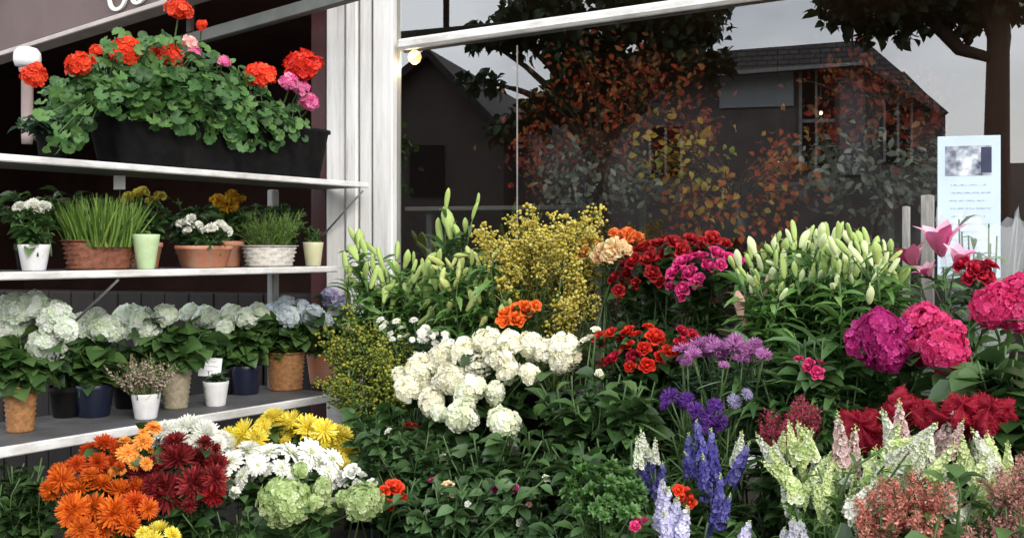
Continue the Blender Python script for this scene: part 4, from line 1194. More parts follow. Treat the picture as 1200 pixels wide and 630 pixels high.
# shelf 3: hydrangeas
HG = 'potted hydrangeas on the lower shelf'
hyd = fol_leafy(L_BROAD, .10, 9, 16, .11, .16)
def hydrangea(x, y, pot, heads, mat, label, fol=None, Yo=0.0):
    b = on3(x, y); k, rp, hp, m, rb = pot
    plant('potted_hydrangea', label, 'potted hydrangea', b, (k, pxs(rp, b), pxs(hp, b), m, rb), fol or hyd, heads, b[1] + Yo, 'hydrangea', mat, group=HG, partname='flower_head')
hydrangea(24, 505, ('wicker', 19, 52, WICK_B, .8), [(20, 362, 19), (42, 358, 17), (64, 374, 21), (53, 405, 20), (10, 385, 20), (78, 385, 14)], PT['hydwhite'], 'white hydrangea in a tall brown wicker pot at the outer end of the lower shelf')
hydrangea(110, 487, ('plain', 23, 38, NAVYP, .78), [(104, 382, 18), (122, 384, 17), (113, 376, 15), (132, 390, 12)], petal('hydgreenish', (.52, .62, .40), (.72, .78, .66), (.82, .85, .78)), 'greenish white hydrangea in a dark navy pot')
hydrangea(206, 478, ('wicker', 19, 48, WICK_G, .72), [(150, 370, 15), (166, 376, 16), (172, 388, 14), (196, 369, 13), (158, 386, 12)], PT['hydwhite'], 'white hydrangea in a beige woven pot behind the small heather')
hydrangea(287, 461, ('plain', 20, 34, NAVYP, .78), [(222, 366, 11), (240, 371, 13), (255, 378, 14), (272, 368, 13), (290, 372, 13), (303, 366, 11), (264, 384, 10)], PT['hydwhite'], 'wide white hydrangea in a blue black pot beside the white price card', Yo=-.03)
hydrangea(335, 456, ('wicker', 22, 43, WICK_B, .88), [(322, 364, 13), (337, 370, 14), (352, 365, 14), (368, 371, 13), (335, 354, 9), (383, 376, 8)], PT['hydblue'], 'bluish white hydrangea in a round brown wicker pot')
hydrangea(377, 449, ('plain', 18, 36, TERRA, .75), [(392, 350, 13), (405, 356, 12), (412, 347, 9), (385, 345, 8)], PT['lilac'], 'lilac hydrangea in a terracotta pot next to the pilaster')
b = on3(171, 490); plant('potted_heather', 'pinkish green heather in a small white pot at the shelf edge', 'potted plant', b, ('plain', pxs(17, b), pxs(30, b), WPOT, .74),
    fol_heather(70, pxs(34, b), pxs(42, b), organic('heather_leaf', [(.12, .15, .05), (.22, .25, .10), (.32, .28, .16)], .6, .25, .2), PT['heather']))
b = on3(253, 475); plant('potted_sprout', 'small white pot with a short dark plant behind the price card', 'potted plant', b, ('plain', pxs(15, b), pxs(29, b), WPOT, .74),
    fol_leafy(L_SMALL, .035, 8, 14, .04, .05, (LEAF_BLUE, STEM)))
p = on3(246, 474) + np.array([0.0, -.02, 0])
root = thing('price_tag', 'white price card leaning in the small white pot on the lower shelf', 'tag', p + np.array([0, 0, pxs(26, p)]), 0)
mb = MB(); h0 = pxs(8, p); box(mb, (-pxs(13, p), -.001, h0), (pxs(13, p), .001, h0 + pxs(22, p)), 0, None, .0005)
card = link('card', mb.mesh('card', [CARD], False), root); card.rotation_euler = (-.15, .08, .1)
mb = MB()
for i, (a, e) in enumerate(((-.7, .5), (-.6, .7), (-.3, .3))):
    zz = h0 + pxs(17 - 5.5 * i, p); box(mb, (a * pxs(13, p), -.0018, zz), (e * pxs(13, p), -.0013, zz + .003))
link('lettering', mb.mesh('lettering', [solid('pale_ink', (.5, .52, .58), .7, .1)], False), card)
mb = MB(); tube(mb, [(0, .004, -.03), (0, .004, h0 + .02)], .002, 5); link('stick', mb.mesh('stick', [GALV]), root)

# ------------------------------------------------------------------ geranium trough on the top shelf
def geraniums():
    rng = np.random.default_rng(77)
    bb = .13
    a, e = PB(112, 200, bb), PB(372, 205, bb)
    s0, s1 = a[:2] @ S, e[:2] @ S
    c = (a + e) / 2; c[2] = Z1
    L = (s1 - s0) / 2
    root = thing('geranium_trough', 'black window box of red and pink geraniums spilling over the top shelf', 'flower trough', c, ANG_S)
    mb = MB()
    prof = [(.90, 0), (.91, .003), (1.0, .195), (1.025, .197), (1.025, .212), (.98, .213), (.96, .19)]
    lathe(mb, prof, 48, L, .095, 0, 8); lathe(mb, [(.3, .18), (.95, .182), (.5, .19)], 24, L, .09, 1, 6)
    link('trough', mb.mesh('trough', [BLACKP, SOIL]), root)
    mb = MB()
    Yf = lambda x: YB(x, bb - .03)
    pts = leafcloud(mb, [(48, 105), (70, 92), (118, 72), (150, 50), (205, 42), (250, 62), (305, 92), (345, 115), (368, 160), (330, 170), (305, 180), (285, 168), (255, 150), (215, 148), (175, 140), (130, 126), (112, 128), (100, 165), (60, 176), (46, 150)], Yf, 640, L_ROUND, .042, rng, .085, (.55, .5))
    p2 = leafcloud(mb, [(110, 95), (200, 75), (300, 110), (362, 150), (300, 172), (230, 150), (130, 130)], lambda x: YB(x, bb - .11), 380, L_ROUND, .046, rng, .03, (.7, .45))
    p3 = leafcloud(mb, [(118, 45), (160, 40), (215, 40), (240, 62), (190, 75), (130, 75)], Yf, 60, L_ROUND, .042, rng, .06, (.55, .5))
    for p in np.concatenate([pts[::3], p2[::3], p3[::2]]):
        s = np.clip(p[:2] @ S, s0 + .05, s1 - .05); q = np.array([*(c[:2] + S * (s - c[:2] @ S)), Z1 + .17])
        tube(mb, bez(q, q + np.array([0, 0, .1]), (p + q) / 2 + np.array([0, 0, .07]), p, 6), .0022, 4, 1)
    inv = Quaternion((0, 0, 1), -ANG_S)
    for i, (x, y, r, m) in enumerate([(210, 12, 14, 'scarlet'), (145, 61, 18, 'scarlet'), (93, 77, 16, 'scarlet'), (40, 90, 14, 'scarlet'), (194, 69, 17, 'scarlet'), (304, 88, 16, 'scarlet'), (355, 79, 20, 'red'),
                                      (222, 51, 9, 'palepink'), (224, 63, 11, 'pink'), (338, 97, 11, 'pink'), (351, 103, 10, 'pink'), (362, 120, 11, 'pink'), (128, 108, 6, 'pink'), (178, 100, 6, 'palepink'), (262, 72, 7, 'pink'), (236, 30, 6, 'scarlet'), (112, 60, 7, 'scarlet')]):
        p = P(x, y, YB(x, bb - .08)); rr = pxs(r, p)
        ax = unit(np.array([-p[0], -p[1], 0]) / np.hypot(p[0], p[1]) * .6 + np.array([0, 0, .65]) + rng.normal(0, .15, 3))
        o = link('flower_head', head_mesh('geranium', i % 4, [PT[m]]), root); o.rotation_mode = 'QUATERNION'
        o.rotation_quaternion = inv @ zquat(ax, rng.uniform(0, 6)); o.location = inv @ Vector(p - c); o.scale = (rr, rr, rr * .85)
        s = np.clip(p[:2] @ S, s0 + .05, s1 - .05); q = np.array([*(c[:2] + S * (s - c[:2] @ S)), Z1 + .17])
        tube(mb, bez(q, q + np.array([0, 0, .12]), p - ax * .1, p - ax * rr * .2, 7), .003, 5, 1)
    world_part('foliage', mb.mesh('foliage', [LEAF_GER, STEM]), root)
geraniums()
b = PB(62, 180, .12); b[2] = Z1
plant('trailing_plant', 'dark trailing plant in a small pot beside the window box', 'potted plant', b, ('rim', .055, .10, BLACKP, .75), fol_leafy(L_OVATE, .05, 10, 26, .12, .06, (LEAF_BLUE, STEM), droop=.5))

# ------------------------------------------------------------------ the flower display
def rnd(poly, n, r0, r1, seed, sep=0.0):
    rng = np.random.default_rng(seed); poly = np.array(poly, float); lo, hi = poly.min(0), poly.max(0); out = []
    tries = 0
    while len(out) < n and tries < 20000:
        tries += 1
        c = rng.uniform(lo, hi); inside = False; j = len(poly) - 1
        for i in range(len(poly)):
            if (poly[i, 1] > c[1]) != (poly[j, 1] > c[1]) and c[0] < (poly[j, 0] - poly[i, 0]) * (c[1] - poly[i, 1]) / (poly[j, 1] - poly[i, 1] + 1e-9) + poly[i, 0]: inside = not inside
            j = i
        if inside and all((c[0] - q[0]) ** 2 + (c[1] - q[1]) ** 2 > sep * sep for q in out): out.append((c[0], c[1], rng.uniform(r0, r1)))
    return out
CH = 'chrysanthemum bunches in front of the rack'
SP = (L_OVATE, LEAF, .07)
LOW = .30
bunch('chrysanthemum_bunch', 'bright orange chrysanthemum bunch at the outer end below the rack', 'flower bunch', 'chrys', PT['orange'], [(72, 562, 17), (95, 572, 16), (118, 568, 17), (140, 575, 16), (85, 597, 17), (110, 595, 17), (135, 600, 18), (158, 590, 16), (150, 614, 15), (95, 620, 14), (122, 620, 15), (160, 568, 13), (62, 578, 12), (70, 552, 12), (105, 555, 12)], fill=12, Y=3.02, leaf=SP, group=CH, mixmats=(PT['redorange'], .25))
bunch('chrysanthemum_bunch', 'rusty red chrysanthemum bunch behind the bright orange one', 'flower bunch', 'chrys', PT['redorange'], [(103, 528, 14), (122, 519, 14), (115, 541, 12), (137, 527, 11), (90, 543, 11), (130, 542, 10)], fill=12, Y=3.12, leaf=SP, group=CH)
bunch('chrysanthemum_bunch', 'light orange chrysanthemum bunch leaning between rusty and burgundy ones', 'flower bunch', 'daisy', PT['lightorange'], [(150, 530, 13), (168, 516, 13), (160, 541, 10), (180, 501, 12), (145, 516, 9), (172, 543, 9), (134, 550, 8)], fill=12, Y=3.14, leaf=SP, group=CH, second=PT['orange'])
bunch('chrysanthemum_bunch', 'dark burgundy chrysanthemum bunch with large full heads', 'flower bunch', 'chrys', PT['burgundy'], [(182, 545, 17), (208, 537, 19), (235, 540, 18), (195, 577, 25), (228, 566, 18), (252, 560, 15), (205, 518, 14), (240, 519, 12), (178, 565, 14), (250, 580, 12, PT['darkred']), (222, 592, 10)], fill=9, Y=3.12, leaf=SP, group=CH)
bunch('chrysanthemum_bunch', 'pure white chrysanthemum bunch behind the burgundy one', 'flower bunch', 'chrys', PT['white'], [(195, 503, 15), (220, 500, 16), (242, 507, 16), (255, 520, 13), (210, 512, 13), (180, 508, 9), (232, 518, 11), (262, 512, 10)], fill=12, Y=3.36, leaf=SP, group=CH)
bunch('daisy_bunch', 'large white daisy bunch with yellow eyes under the yellow one', 'flower bunch', 'daisy', PT['white'], [(270, 540, 19), (290, 527, 18), (285, 556, 17), (315, 530, 19), (340, 530, 19), (365, 530, 19), (390, 537, 17), (330, 547, 15), (355, 548, 13), (385, 553, 13), (302, 545, 14), (402, 562, 11), (262, 556, 12), (275, 576, 10), (282, 568, 9), (250, 545, 11)], fill=12, Y=3.22, leaf=SP, group=CH, second=EYE_GRN)
bunch('daisy_bunch', 'bright yellow daisy bunch above the large white one', 'flower bunch', 'chrys', PT['yellow'], [(285, 508, 17), (310, 502, 15), (320, 489, 14), (340, 494, 15), (360, 499, 16), (380, 504, 16), (400, 510, 14), (408, 530, 13), (403, 548, 11), (300, 514, 13), (345, 508, 13), (372, 516, 12), (325, 505, 12), (392, 522, 11)], fill=12, Y=3.42, leaf=SP, group=CH)
bunch('hydrangea_bunch', 'pale green ball hydrangeas low under the white daisies', 'flower bunch', 'hydrangea', PT['palegreen'], [(335, 588, 29), (425, 589, 24), (378, 573, 14), (386, 594, 13), (368, 588, 10), (403, 584, 9), (352, 551, 9)], Y=2.98, part='flower_head', leaf=(L_BROAD, LEAF, .08), bucket='green', tilt=.3, mouth=P(340, 622, 3.0))
bunch('lisianthus_bunch', 'small white lisianthus bunch by the scarlet roses', 'flower bunch', 'rose', PT['white'], [(412, 552, 10), (450, 549, 8), (398, 558, 8), (424, 556, 9), (436, 566, 7), (418, 566, 7)], Y=3.2, leaf=SP, second=EYE_GRN)
bunch('rose_bunch', 'small scarlet rose bunch right of the green hydrangeas', 'flower bunch', 'rose', PT['scarlet'], [(462, 571, 13), (455, 592, 10), (471, 582, 9), (450, 575, 8)], Y=3.05, leaf=SP)
bunch('chrysanthemum_bunch', 'clear yellow chrysanthemums at the lower edge below the burgundy bunch', 'flower bunch', 'chrys', PT['yellow'], [(168, 624, 9), (186, 622, 13), (202, 627, 10), (178, 634, 12)], Y=2.85, leaf=SP, group=CH)

CW = petal('creamwhite', (.80, .77, .55), (.88, .86, .69), (.90, .89, .78), trans=.3)
bunch('hydrangea_bunch', 'big dome of white hydrangeas in the middle of the display', 'flower bunch', 'hydrangea', CW, [(478, 455, 20), (492, 432, 20), (508, 470, 19), (520, 420, 20), (530, 445, 20), (545, 412, 20), (560, 432, 20), (585, 420, 18), (572, 402, 17), (598, 400, 17), (620, 404, 18), (640, 412, 15), (662, 411, 19), (655, 425, 12), (620, 437, 13), (597, 436, 14), (500, 448, 17), (470, 440, 12), (555, 452, 15),
      (540, 487, 23, PT['ivory']), (590, 495, 21, PT['ivory']), (548, 462, 18, PT['ivory']), (580, 460, 16, PT['ivory']), (515, 484, 14, PT['ivory'])], w=.85, part='flower_head', leaf=(L_BROAD, LEAF, .09), per=7, tilt=.8, spread=.06, hscale=.90)

# lilies and golden sprays at the back
LL = (L_LANCE, LILY_LEAF, .12)
LLB = (L_LANCE, organic('leaf_lily_bright', [(.04, .10, .02), (.09, .21, .045), (.18, .32, .085)], .35, .3, .5), .10)
bunch('lily_bunch', 'pale green closed lily buds leaning out before the white pilaster', 'flower bunch', 'bud', PT['budgreen'], rnd([(405, 275), (425, 268), (470, 290), (520, 300), (520, 370), (460, 385), (405, 350)], 62, 9, 15, 3, 7), w=.38, part='lily_bud', leaf=LLB, per=18, tilt=.3, jit=.06, length=1.05, lean=.3)
bunch('lily_bunch', 'tall lily stem with a big pale bud rising against the dark glass', 'flower bunch', 'bud', PT['budgreen'], [(526, 262, 20), (514, 272, 16), (536, 270, 14), (523, 232, 14), (556, 246, 12), (545, 262, 12), (560, 236, 9)], w=.30, part='lily_bud', leaf=LL, per=14, tilt=.2, length=.95)
bunch('lily_bunch', 'yellowish lily buds crowded beside the golden sprays', 'flower bunch', 'bud', petal('budyellow', (.34, .42, .08), (.52, .58, .18), (.68, .68, .34)), rnd([(505, 305), (560, 290), (605, 300), (610, 350), (570, 380), (520, 370)], 60, 8, 13, 8, 6), w=.48, part='lily_bud', leaf=LLB, per=16, tilt=.4, jit=.06, length=1.1, lean=.35)
bunch('goldenrod_bunch', 'golden yellow sprays of tiny blossoms against the dark window', 'flower bunch', 'spray', PT['gold'], rnd([(572, 285), (600, 270), (640, 262), (690, 264), (705, 278), (700, 330), (690, 375), (650, 385), (610, 360), (580, 330)], 48, 15, 32, 5, 6), w=.42, part='flower_spray', leaf=(L_NARROW, LEAF_YEL, .06), per=24, tilt=.5, jit=.10, t0=.3, lean=.4)
bunch('goldenrod_bush', 'fine yellow green feathery bunch against the foot of the pilaster', 'flower bunch', 'lace', organic('lace_yellow', [(.12, .18, .03), (.24, .30, .05), (.46, .43, .06)], .6, .2, .2), rnd([(400, 395), (440, 385), (480, 400), (478, 450), (450, 480), (400, 470), (385, 440)], 34, 22, 40, 6, 6), w=.55, part='flower_spray', leaf=(L_NARROW, LEAF_YEL, .07), per=34, tilt=.4, jit=.08, t0=.3, lean=.42)
bunch('filler_bunch', 'loose spray of tiny white flowers behind the white hydrangeas', 'flower bunch', 'daisy', PT['white'], rnd([(440, 372), (470, 370), (520, 385), (530, 402), (480, 405), (445, 392)], 22, 4, 7, 9, 6), w=.62, leaf=(L_SMALL, LEAF_BLUE, .035), per=10, tilt=.4)
bunch('rose_bunch', 'vivid orange roses below the golden sprays', 'flower bunch', 'rose', petal('vividorange', (.7, .09, .01), (.85, .17, .02), (.9, .24, .05)), [(592, 366, 11), (606, 374, 12), (616, 362, 11), (604, 360, 10), (628, 358, 9), (590, 376, 8)], w=.62, leaf=SP, per=10, face=(.7, .4, .4))
bunch('carnation_bunch', 'cream carnations at the end of the golden sprays', 'flower bunch', 'ruffle', PT['peach'], [(706, 294, 13), (722, 290, 14), (714, 300, 12), (733, 294, 10), (700, 302, 9)], w=.48, leaf=(L_NARROW, LEAF_BLUE, .08), per=12)
bunch('carnation_bunch', 'orange carnations tucked behind the cream ones', 'flower bunch', 'ruffle', petal('coral', (.72, .12, .03), (.85, .24, .06), (.9, .40, .14)), [(690, 286, 11), (684, 296, 9), (735, 276, 11), (720, 274, 10), (748, 279, 9)], w=.38, leaf=(L_NARROW, LEAF_BLUE, .08), per=12)
bunch('rose_bunch', 'dark red roses massed against the window', 'flower bunch', 'rose', PT['darkred'], [(752, 290, 13), (770, 285, 13), (790, 284, 12), (810, 280, 12), (760, 303, 13), (780, 300, 13), (742, 306, 12), (735, 320, 11), (765, 320, 12), (720, 325, 11), (745, 332, 10), (835, 280, 11), (825, 288, 11), (725, 340, 9), (800, 295, 12), (850, 285, 9)], fill=14, w=.45, leaf=SP, per=10, tilt=.6)
bunch('rose_bunch', 'magenta roses beside the dark red mass', 'flower bunch', 'rose', petal('hotpink', (.44, .012, .10), (.64, .03, .20), (.76, .10, .30)), [(800, 306, 13), (820, 300, 13), (840, 297, 13), (855, 302, 11), (790, 318, 12), (808, 320, 12), (788, 335, 11), (830, 312, 12), (800, 338, 10), (845, 310, 9), (815, 331, 9)], fill=9, w=.55, leaf=SP, per=12, tilt=.6)
bunch('rose_bunch', 'deep red roses right of the white hydrangeas', 'flower bunch', 'rose', PT['red'], [(700, 395, 10), (715, 390, 11), (718, 420, 12), (735, 388, 10), (745, 420, 12), (768, 395, 12), (755, 408, 11), (785, 412, 10), (800, 388, 10), (798, 403, 11), (735, 405, 9), (775, 418, 10), (758, 428, 9), (760, 382, 9)], fill=10, w=.75, leaf=SP, per=18, t0=.3, tilt=.5, mixmats=(PT['crimson'], .3))
bunch('rose_bunch', 'few white rosebuds between white hydrangeas and deep red roses', 'flower bunch', 'rose', PT['cream'], [(698, 386, 7), (686, 398, 7), (702, 437, 6), (693, 394, 6)], w=.80, leaf=SP, per=8)
bunch('statice_bunch', 'flat orchid purple flower heads in front of the lily bush', 'flower bunch', 'tuft', PT['orchid'], [(800, 410, 13), (820, 406, 14), (840, 408, 14), (860, 406, 14), (880, 410, 13), (895, 416, 11), (812, 416, 12), (850, 416, 13), (870, 420, 12), (832, 400, 11), (862, 398, 10), (885, 402, 9)], fill=16, w=.85, leaf=(L_NARROW, LEAF_BLUE, .07), per=18, tilt=1.3, face=(.15, 1, .15))
bunch('lily_bunch', 'upright pale green lily buds with a few pink ones beside the magenta roses', 'flower bunch', 'bud', PT['budgreen'], rnd([(855, 305), (885, 285), (930, 270), (985, 268), (985, 335), (940, 345), (880, 345)], 80, 9, 15, 12, 6.5) + [(868, 358, 17, PT['budpink']), (872, 384, 15, PT['budpink']), (945, 361, 17, PT['budpink']), (985, 325, 16, PT['budpink']), (900, 335, 15, PT['budpink'])],
      w=.55, part='lily_bud', leaf=LLB, per=18, tilt=.5, jit=.08, length=1.05, lean=.25, t0=.5, mixmats=(petal('budwhite', (.50, .62, .24), (.66, .74, .40), (.78, .80, .58)), .4))
bunch('lily_bunch', 'upright pale green lily buds next to the grey wooden stakes', 'flower bunch', 'bud', PT['budgreen'], rnd([(965, 285), (985, 268), (1005, 272), (1055, 290), (1062, 325), (1020, 350), (965, 340)], 62, 9, 15, 13, 6.5),
      w=.55, part='lily_bud', leaf=LLB, per=18, tilt=.5, jit=.08, length=1.05, lean=.25, t0=.5, mixmats=(petal('budwhite', (.50, .62, .24), (.66, .74, .40), (.78, .80, .58)), .4))
bunch('lily_bunch', 'pink half open lilies before the notice on the window', 'flower bunch', 'lily', petal('lilypink', (.58, .10, .26), (.74, .26, .42), (.82, .52, .60)), [(1072, 314, 32, petal('lilydeep', (.56, .05, .18), (.72, .16, .32), (.80, .4, .5))), (1104, 302, 36), (1090, 326, 24), (1120, 312, 24)], w=.42, part='lily', leaf=LL, per=14, tilt=.3, face=(.12, 1, .35))
HL = (L_BROAD, LEAF, .10)
bunch('hydrangea_bunch', 'magenta and pink ball hydrangeas in front of the stakes', 'flower bunch', 'hydrangea', PT['pinkred'], [(1088, 384, 29), (1106, 412, 30), (1075, 412, 22), (1112, 388, 20), (1030, 385, 21, PT['magenta']), (1038, 412, 26, PT['magenta']), (1012, 402, 19, PT['magenta']), (1050, 392, 18, PT['magenta'])], w=.78, part='flower_head', leaf=HL, per=7, tilt=.3)
bunch('hydrangea_bunch', 'cluster of large pink ball hydrangeas directly below the notice', 'flower bunch', 'hydrangea', PT['pinkred'], [(1168, 356, 30), (1190, 368, 24), (1198, 342, 24)], w=.72, part='flower_head', leaf=HL, per=8, tilt=.3)
bunch('rose_bunch', 'dusky red roses behind the pink hydrangeas below the notice', 'flower bunch', 'rose', PT['crimson'], [(1128, 310, 13), (1145, 316, 14), (1162, 310, 11), (1136, 325, 11), (1155, 325, 11)], w=.50, leaf=SP, per=10)
bunch('rose_bunch', 'few small raspberry roses in the dark under the lily bush', 'flower bunch', 'rose', PT['pinkred'], [(948, 428, 10), (958, 437, 10), (936, 420, 7), (962, 425, 7)], w=.85, leaf=SP, per=14)
bunch('cockscomb_bunch', 'velvety crimson cockscombs behind the pale snapdragons', 'flower bunch', 'crest', PT['crimson'], [(1012, 508, 30), (1060, 482, 22), (1090, 492, 22), (1125, 484, 26), (1150, 492, 28), (1172, 484, 20), (1080, 478, 14)], w=1.05, part='flower_crest', leaf=SP, per=7, tilt=.5)
bunch('amaranth_bunch', 'dusky rose red plumes left of the crimson cockscombs', 'flower bunch', 'plume', petal('duskyrose', (.22, .012, .04), (.36, .035, .08), (.5, .09, .14)), rnd([(880, 510), (905, 480), (945, 478), (960, 500), (930, 520)], 22, 14, 22, 64, 6), w=1.0, part='flower_plume', leaf=SP, per=10, tilt=.4)
SN = (L_LANCE, LEAF_BRIGHT, .05)
sn = rnd([(888, 535), (925, 512), (975, 525), (1010, 550), (1035, 500), (1070, 500), (1110, 530), (1180, 520), (1188, 590), (1110, 605), (950, 605)], 99, 18, 33, 61, 6.3)
bunch('snapdragon_bunch', 'broad mass of pale green and white snapdragon spikes', 'flower bunch', 'snap', PT['snap'], sn, w=1.2, part='flower_spike', leaf=SN, per=18, tilt=.5, jit=.06, mixmats=(PT['snapwhite'], .4), spread=.09, length=1.0, lean=.45)
bunch('snapdragon_bunch', 'few blush pink snapdragon spikes among the pale green ones', 'flower bunch', 'snap', petal('blush', (.62, .42, .42), (.74, .55, .54), (.8, .66, .62)), [(985, 515, 34), (1000, 530, 34), (1055, 500, 34), (1108, 505, 30), (1120, 512, 26)], w=1.14, part='flower_spike', leaf=SN, per=10, tilt=.4)
bunch('astilbe_bunch', 'salmon red plumes at the lower edge before the snapdragons', 'flower bunch', 'plume', PT['salmon'], rnd([(1000, 600), (1030, 572), (1065, 562), (1110, 570), (1112, 600), (1085, 640), (1005, 640)], 32, 15, 26, 62, 7), lean=.35, w=1.36, part='flower_plume', leaf=SP, per=8, tilt=.4)
bunch('astilbe_bunch', 'dusky salmon plumes at the outermost corner beyond the snapdragons', 'flower bunch', 'plume', petal('duskysalmon', (.34, .13, .11), (.50, .24, .20), (.62, .36, .30)), rnd([(1150, 590), (1175, 550), (1215, 540), (1215, 640), (1130, 640)], 26, 15, 26, 63, 7), lean=.35, w=1.32, part='flower_plume', leaf=SP, per=8, tilt=.4)
bunch('delphinium_bunch', 'violet blue delphinium spikes mid way along the front', 'flower bunch', 'delph', PT['blue'], [(808, 535, 36), (822, 525, 40), (835, 535, 40), (826, 560, 36), (842, 585, 36), (838, 605, 32), (866, 545, 36), (815, 550, 30), (850, 600, 28)], hscale=.86, w=1.15, part='flower_spike', leaf=(L_NARROW, LEAF_MID, .06), per=14, tilt=.4, length=.9, lean=.22)
bunch('delphinium_bunch', 'short violet blue delphinium spikes near the round green bush', 'flower bunch', 'delph', PT['blue'], [(762, 552, 28), (774, 562, 28), (752, 545, 20)], w=1.1, part='flower_spike', leaf=(L_NARROW, LEAF_MID, .06), per=12, tilt=.4, length=.9, lean=.22)
bunch('delphinium_bunch', 'pale lavender delphinium spikes lowest in the middle', 'flower bunch', 'delph', PT['lavender'], [(778, 598, 32), (790, 612, 32), (800, 622, 30), (782, 625, 30), (872, 632, 26), (776, 580, 22)], w=1.3, part='flower_spike', leaf=(L_NARROW, LEAF_MID, .06), per=12, tilt=.3, length=1.2)
bunch('delphinium_bunch', 'silvery lilac delphinium spikes at the lower edge beside the snapdragons', 'flower bunch', 'delph', petal('silverlilac', (.42, .42, .48), (.56, .56, .62), (.68, .68, .72)), [(930, 628, 26), (942, 634, 26), (918, 636, 22)], w=1.32, part='flower_spike', leaf=(L_NARROW, LEAF_MID, .06), per=12, tilt=.3, length=1.2)
bunch('statice_bunch', 'dark violet flowers in the shade under the orchid purple heads', 'flower bunch', 'tuft', PT['purple'], [(785, 465, 12), (805, 468, 11), (815, 480, 11), (830, 488, 12), (845, 492, 10), (780, 475, 9), (860, 470, 9, PT['lilac']), (875, 462, 9, PT['lilac']), (838, 475, 10), (822, 500, 10)], fill=5, w=1.0, leaf=(L_NARROW, LEAF_MID, .07), per=14, tilt=.6)
bunch('foliage_bunch', 'round bright green rosette bush low in the middle', 'foliage bunch', 'rosette', organic('rosette_green', [(.035, .09, .02), (.065, .16, .035), (.12, .24, .065)], .4, .25, .4), rnd([(660, 575), (680, 552), (710, 545), (740, 555), (755, 580), (740, 602), (700, 608), (668, 598)], 46, 9, 13, 21, 9), w=1.28, part='leaf_rosette', leaf=(L_SMALL, LEAF_MID, .04), per=8, tilt=.9, face=(.3, .8, .5))
bunch('snapdragon_bunch', 'few greenish white bud spikes standing on both sides of the tall violet delphiniums', 'flower bunch', 'snap', PT['snapwhite'], [(755, 522, 22), (748, 530, 20), (768, 528, 17), (868, 522, 20), (862, 530, 16)], w=1.1, part='flower_spike', leaf=(L_NARROW, LEAF_MID, .06), per=10, tilt=.3)
bunch('rose_bunch', 'orange red roses low between the delphiniums', 'flower bunch', 'rose', PT['scarlet'], [(802, 580, 12), (795, 574, 8), (808, 588, 8)], w=1.18, leaf=SP, per=8, face=(.8, .3, .2))
bunch('rose_bunch', 'small raspberry roses at the lower edge under the rosette bush', 'flower bunch', 'rose', PT['pinkred'], [(752, 610, 10), (744, 616, 7)], w=1.34, leaf=SP, per=10)
# rose bushes with mostly leaves
RB = (L_OVATE, organic('leaf_rose', [(.030, .068, .022), (.060, .125, .040), (.11, .20, .075)], .45, .3, .4), .058)
bunch('rose_bunch', 'leafy rose bush with few deep red blooms under the white hydrangeas', 'flower bunch', 'rose', PT['darkred'], [(482, 500, 11), (440, 530, 10), (446, 540, 7), (520, 535, 5, PT['ivory']), (455, 505, 5, PT['white']), (470, 548, 5, PT['crimson']), (508, 552, 4, PT['white']), (545, 545, 5, PT['palepink'])], w=.95, leaf=RB, per=12, extra=[(x, y, .95) for x, y, r in rnd([(415, 485), (480, 490), (560, 520), (560, 560), (480, 560), (420, 545)], 36, 1, 2, 31, 10)])
bunch('rose_bunch', 'leafy rose bush with peach and hot pink blooms at the lower edge', 'flower bunch', 'rose', PT['magenta'], [(580, 573, 12), (592, 578, 9), (602, 572, 8), (524, 571, 10, PT['peach']), (530, 577, 8, PT['peach']), (556, 607, 6, PT['ivory']), (500, 600, 5, PT['white']), (620, 590, 5, PT['palepink']), (548, 590, 4, PT['white']), (640, 560, 5, PT['ivory']), (505, 562, 4, PT['pinkred']), (610, 612, 5, PT['white'])], w=1.12, leaf=RB, per=12, extra=[(x, y, 1.15) for x, y, r in rnd([(470, 560), (540, 550), (640, 545), (670, 600), (640, 640), (480, 640)], 60, 1, 2, 32, 10)], spread=.09)
def greens(label, poly, w, n, seed, leaf=(L_OVATE, LEAF, .075), per=14, bucket='dark', Y=None):
    """a bunch of leafy stems without flowers"""
    rng = np.random.default_rng(seed)
    pts = [(x, y) for x, y, r in rnd(poly, n, 1, 2, seed, 8)]
    tips = np.array([P(x, y, (YW(x, w) if Y is None else Y) + rng.normal(0, .05)) for x, y in pts])
    c = tips.mean(0); mz = min((tier_z(w_of(c))) + BUCKET_H, tips[:, 2].min() - .06)
    mouth = np.array([c[0], c[1], mz]); foot = mouth - np.array([0, 0, BUCKET_H - .02])
    root = thing('foliage_bunch', label, 'foliage bunch', foot)
    mb = MB()
    ax = unit(np.array([0, 0, 1.0]) + (tips - mouth) * np.array([2, 2, 0]) + rng.normal(0, .25, tips.shape))
    stems_and_leaves(mb, mouth - np.array([0, 0, .2]), tips, ax, np.full(len(tips), .01), leaf[0], leaf[2], per, .4, .1, rng, spread=.06)
    world_part('leafy_stems', mb.mesh('leafy_stems', [leaf[1], STEM]), root)
    add_bucket(mouth, bucket, 'holding the ' + label)
greens('dark glossy greenery right of the white hydrangeas', [(620, 440), (700, 430), (770, 440), (770, 500), (700, 530), (640, 520)], .92, 46, 41, (L_OVATE, LEAF, .08))
greens('dark greenery under the pink lily buds', [(860, 400), (960, 385), (1010, 440), (1000, 490), (900, 480)], .78, 46, 42, (L_LANCE, LILY_LEAF, .13))
greens('shadowy greenery below the pink hydrangeas under the notice', [(1120, 400), (1200, 400), (1210, 470), (1130, 475)], .85, 40, 43, (L_BROAD, LEAF, .10))
greens('dark greenery at the outer corner under the rack', [(-5, 540), (55, 530), (60, 600), (-5, 630)], 1.2, 40, 44, (L_OVATE, LEAF, .06), Y=3.15)
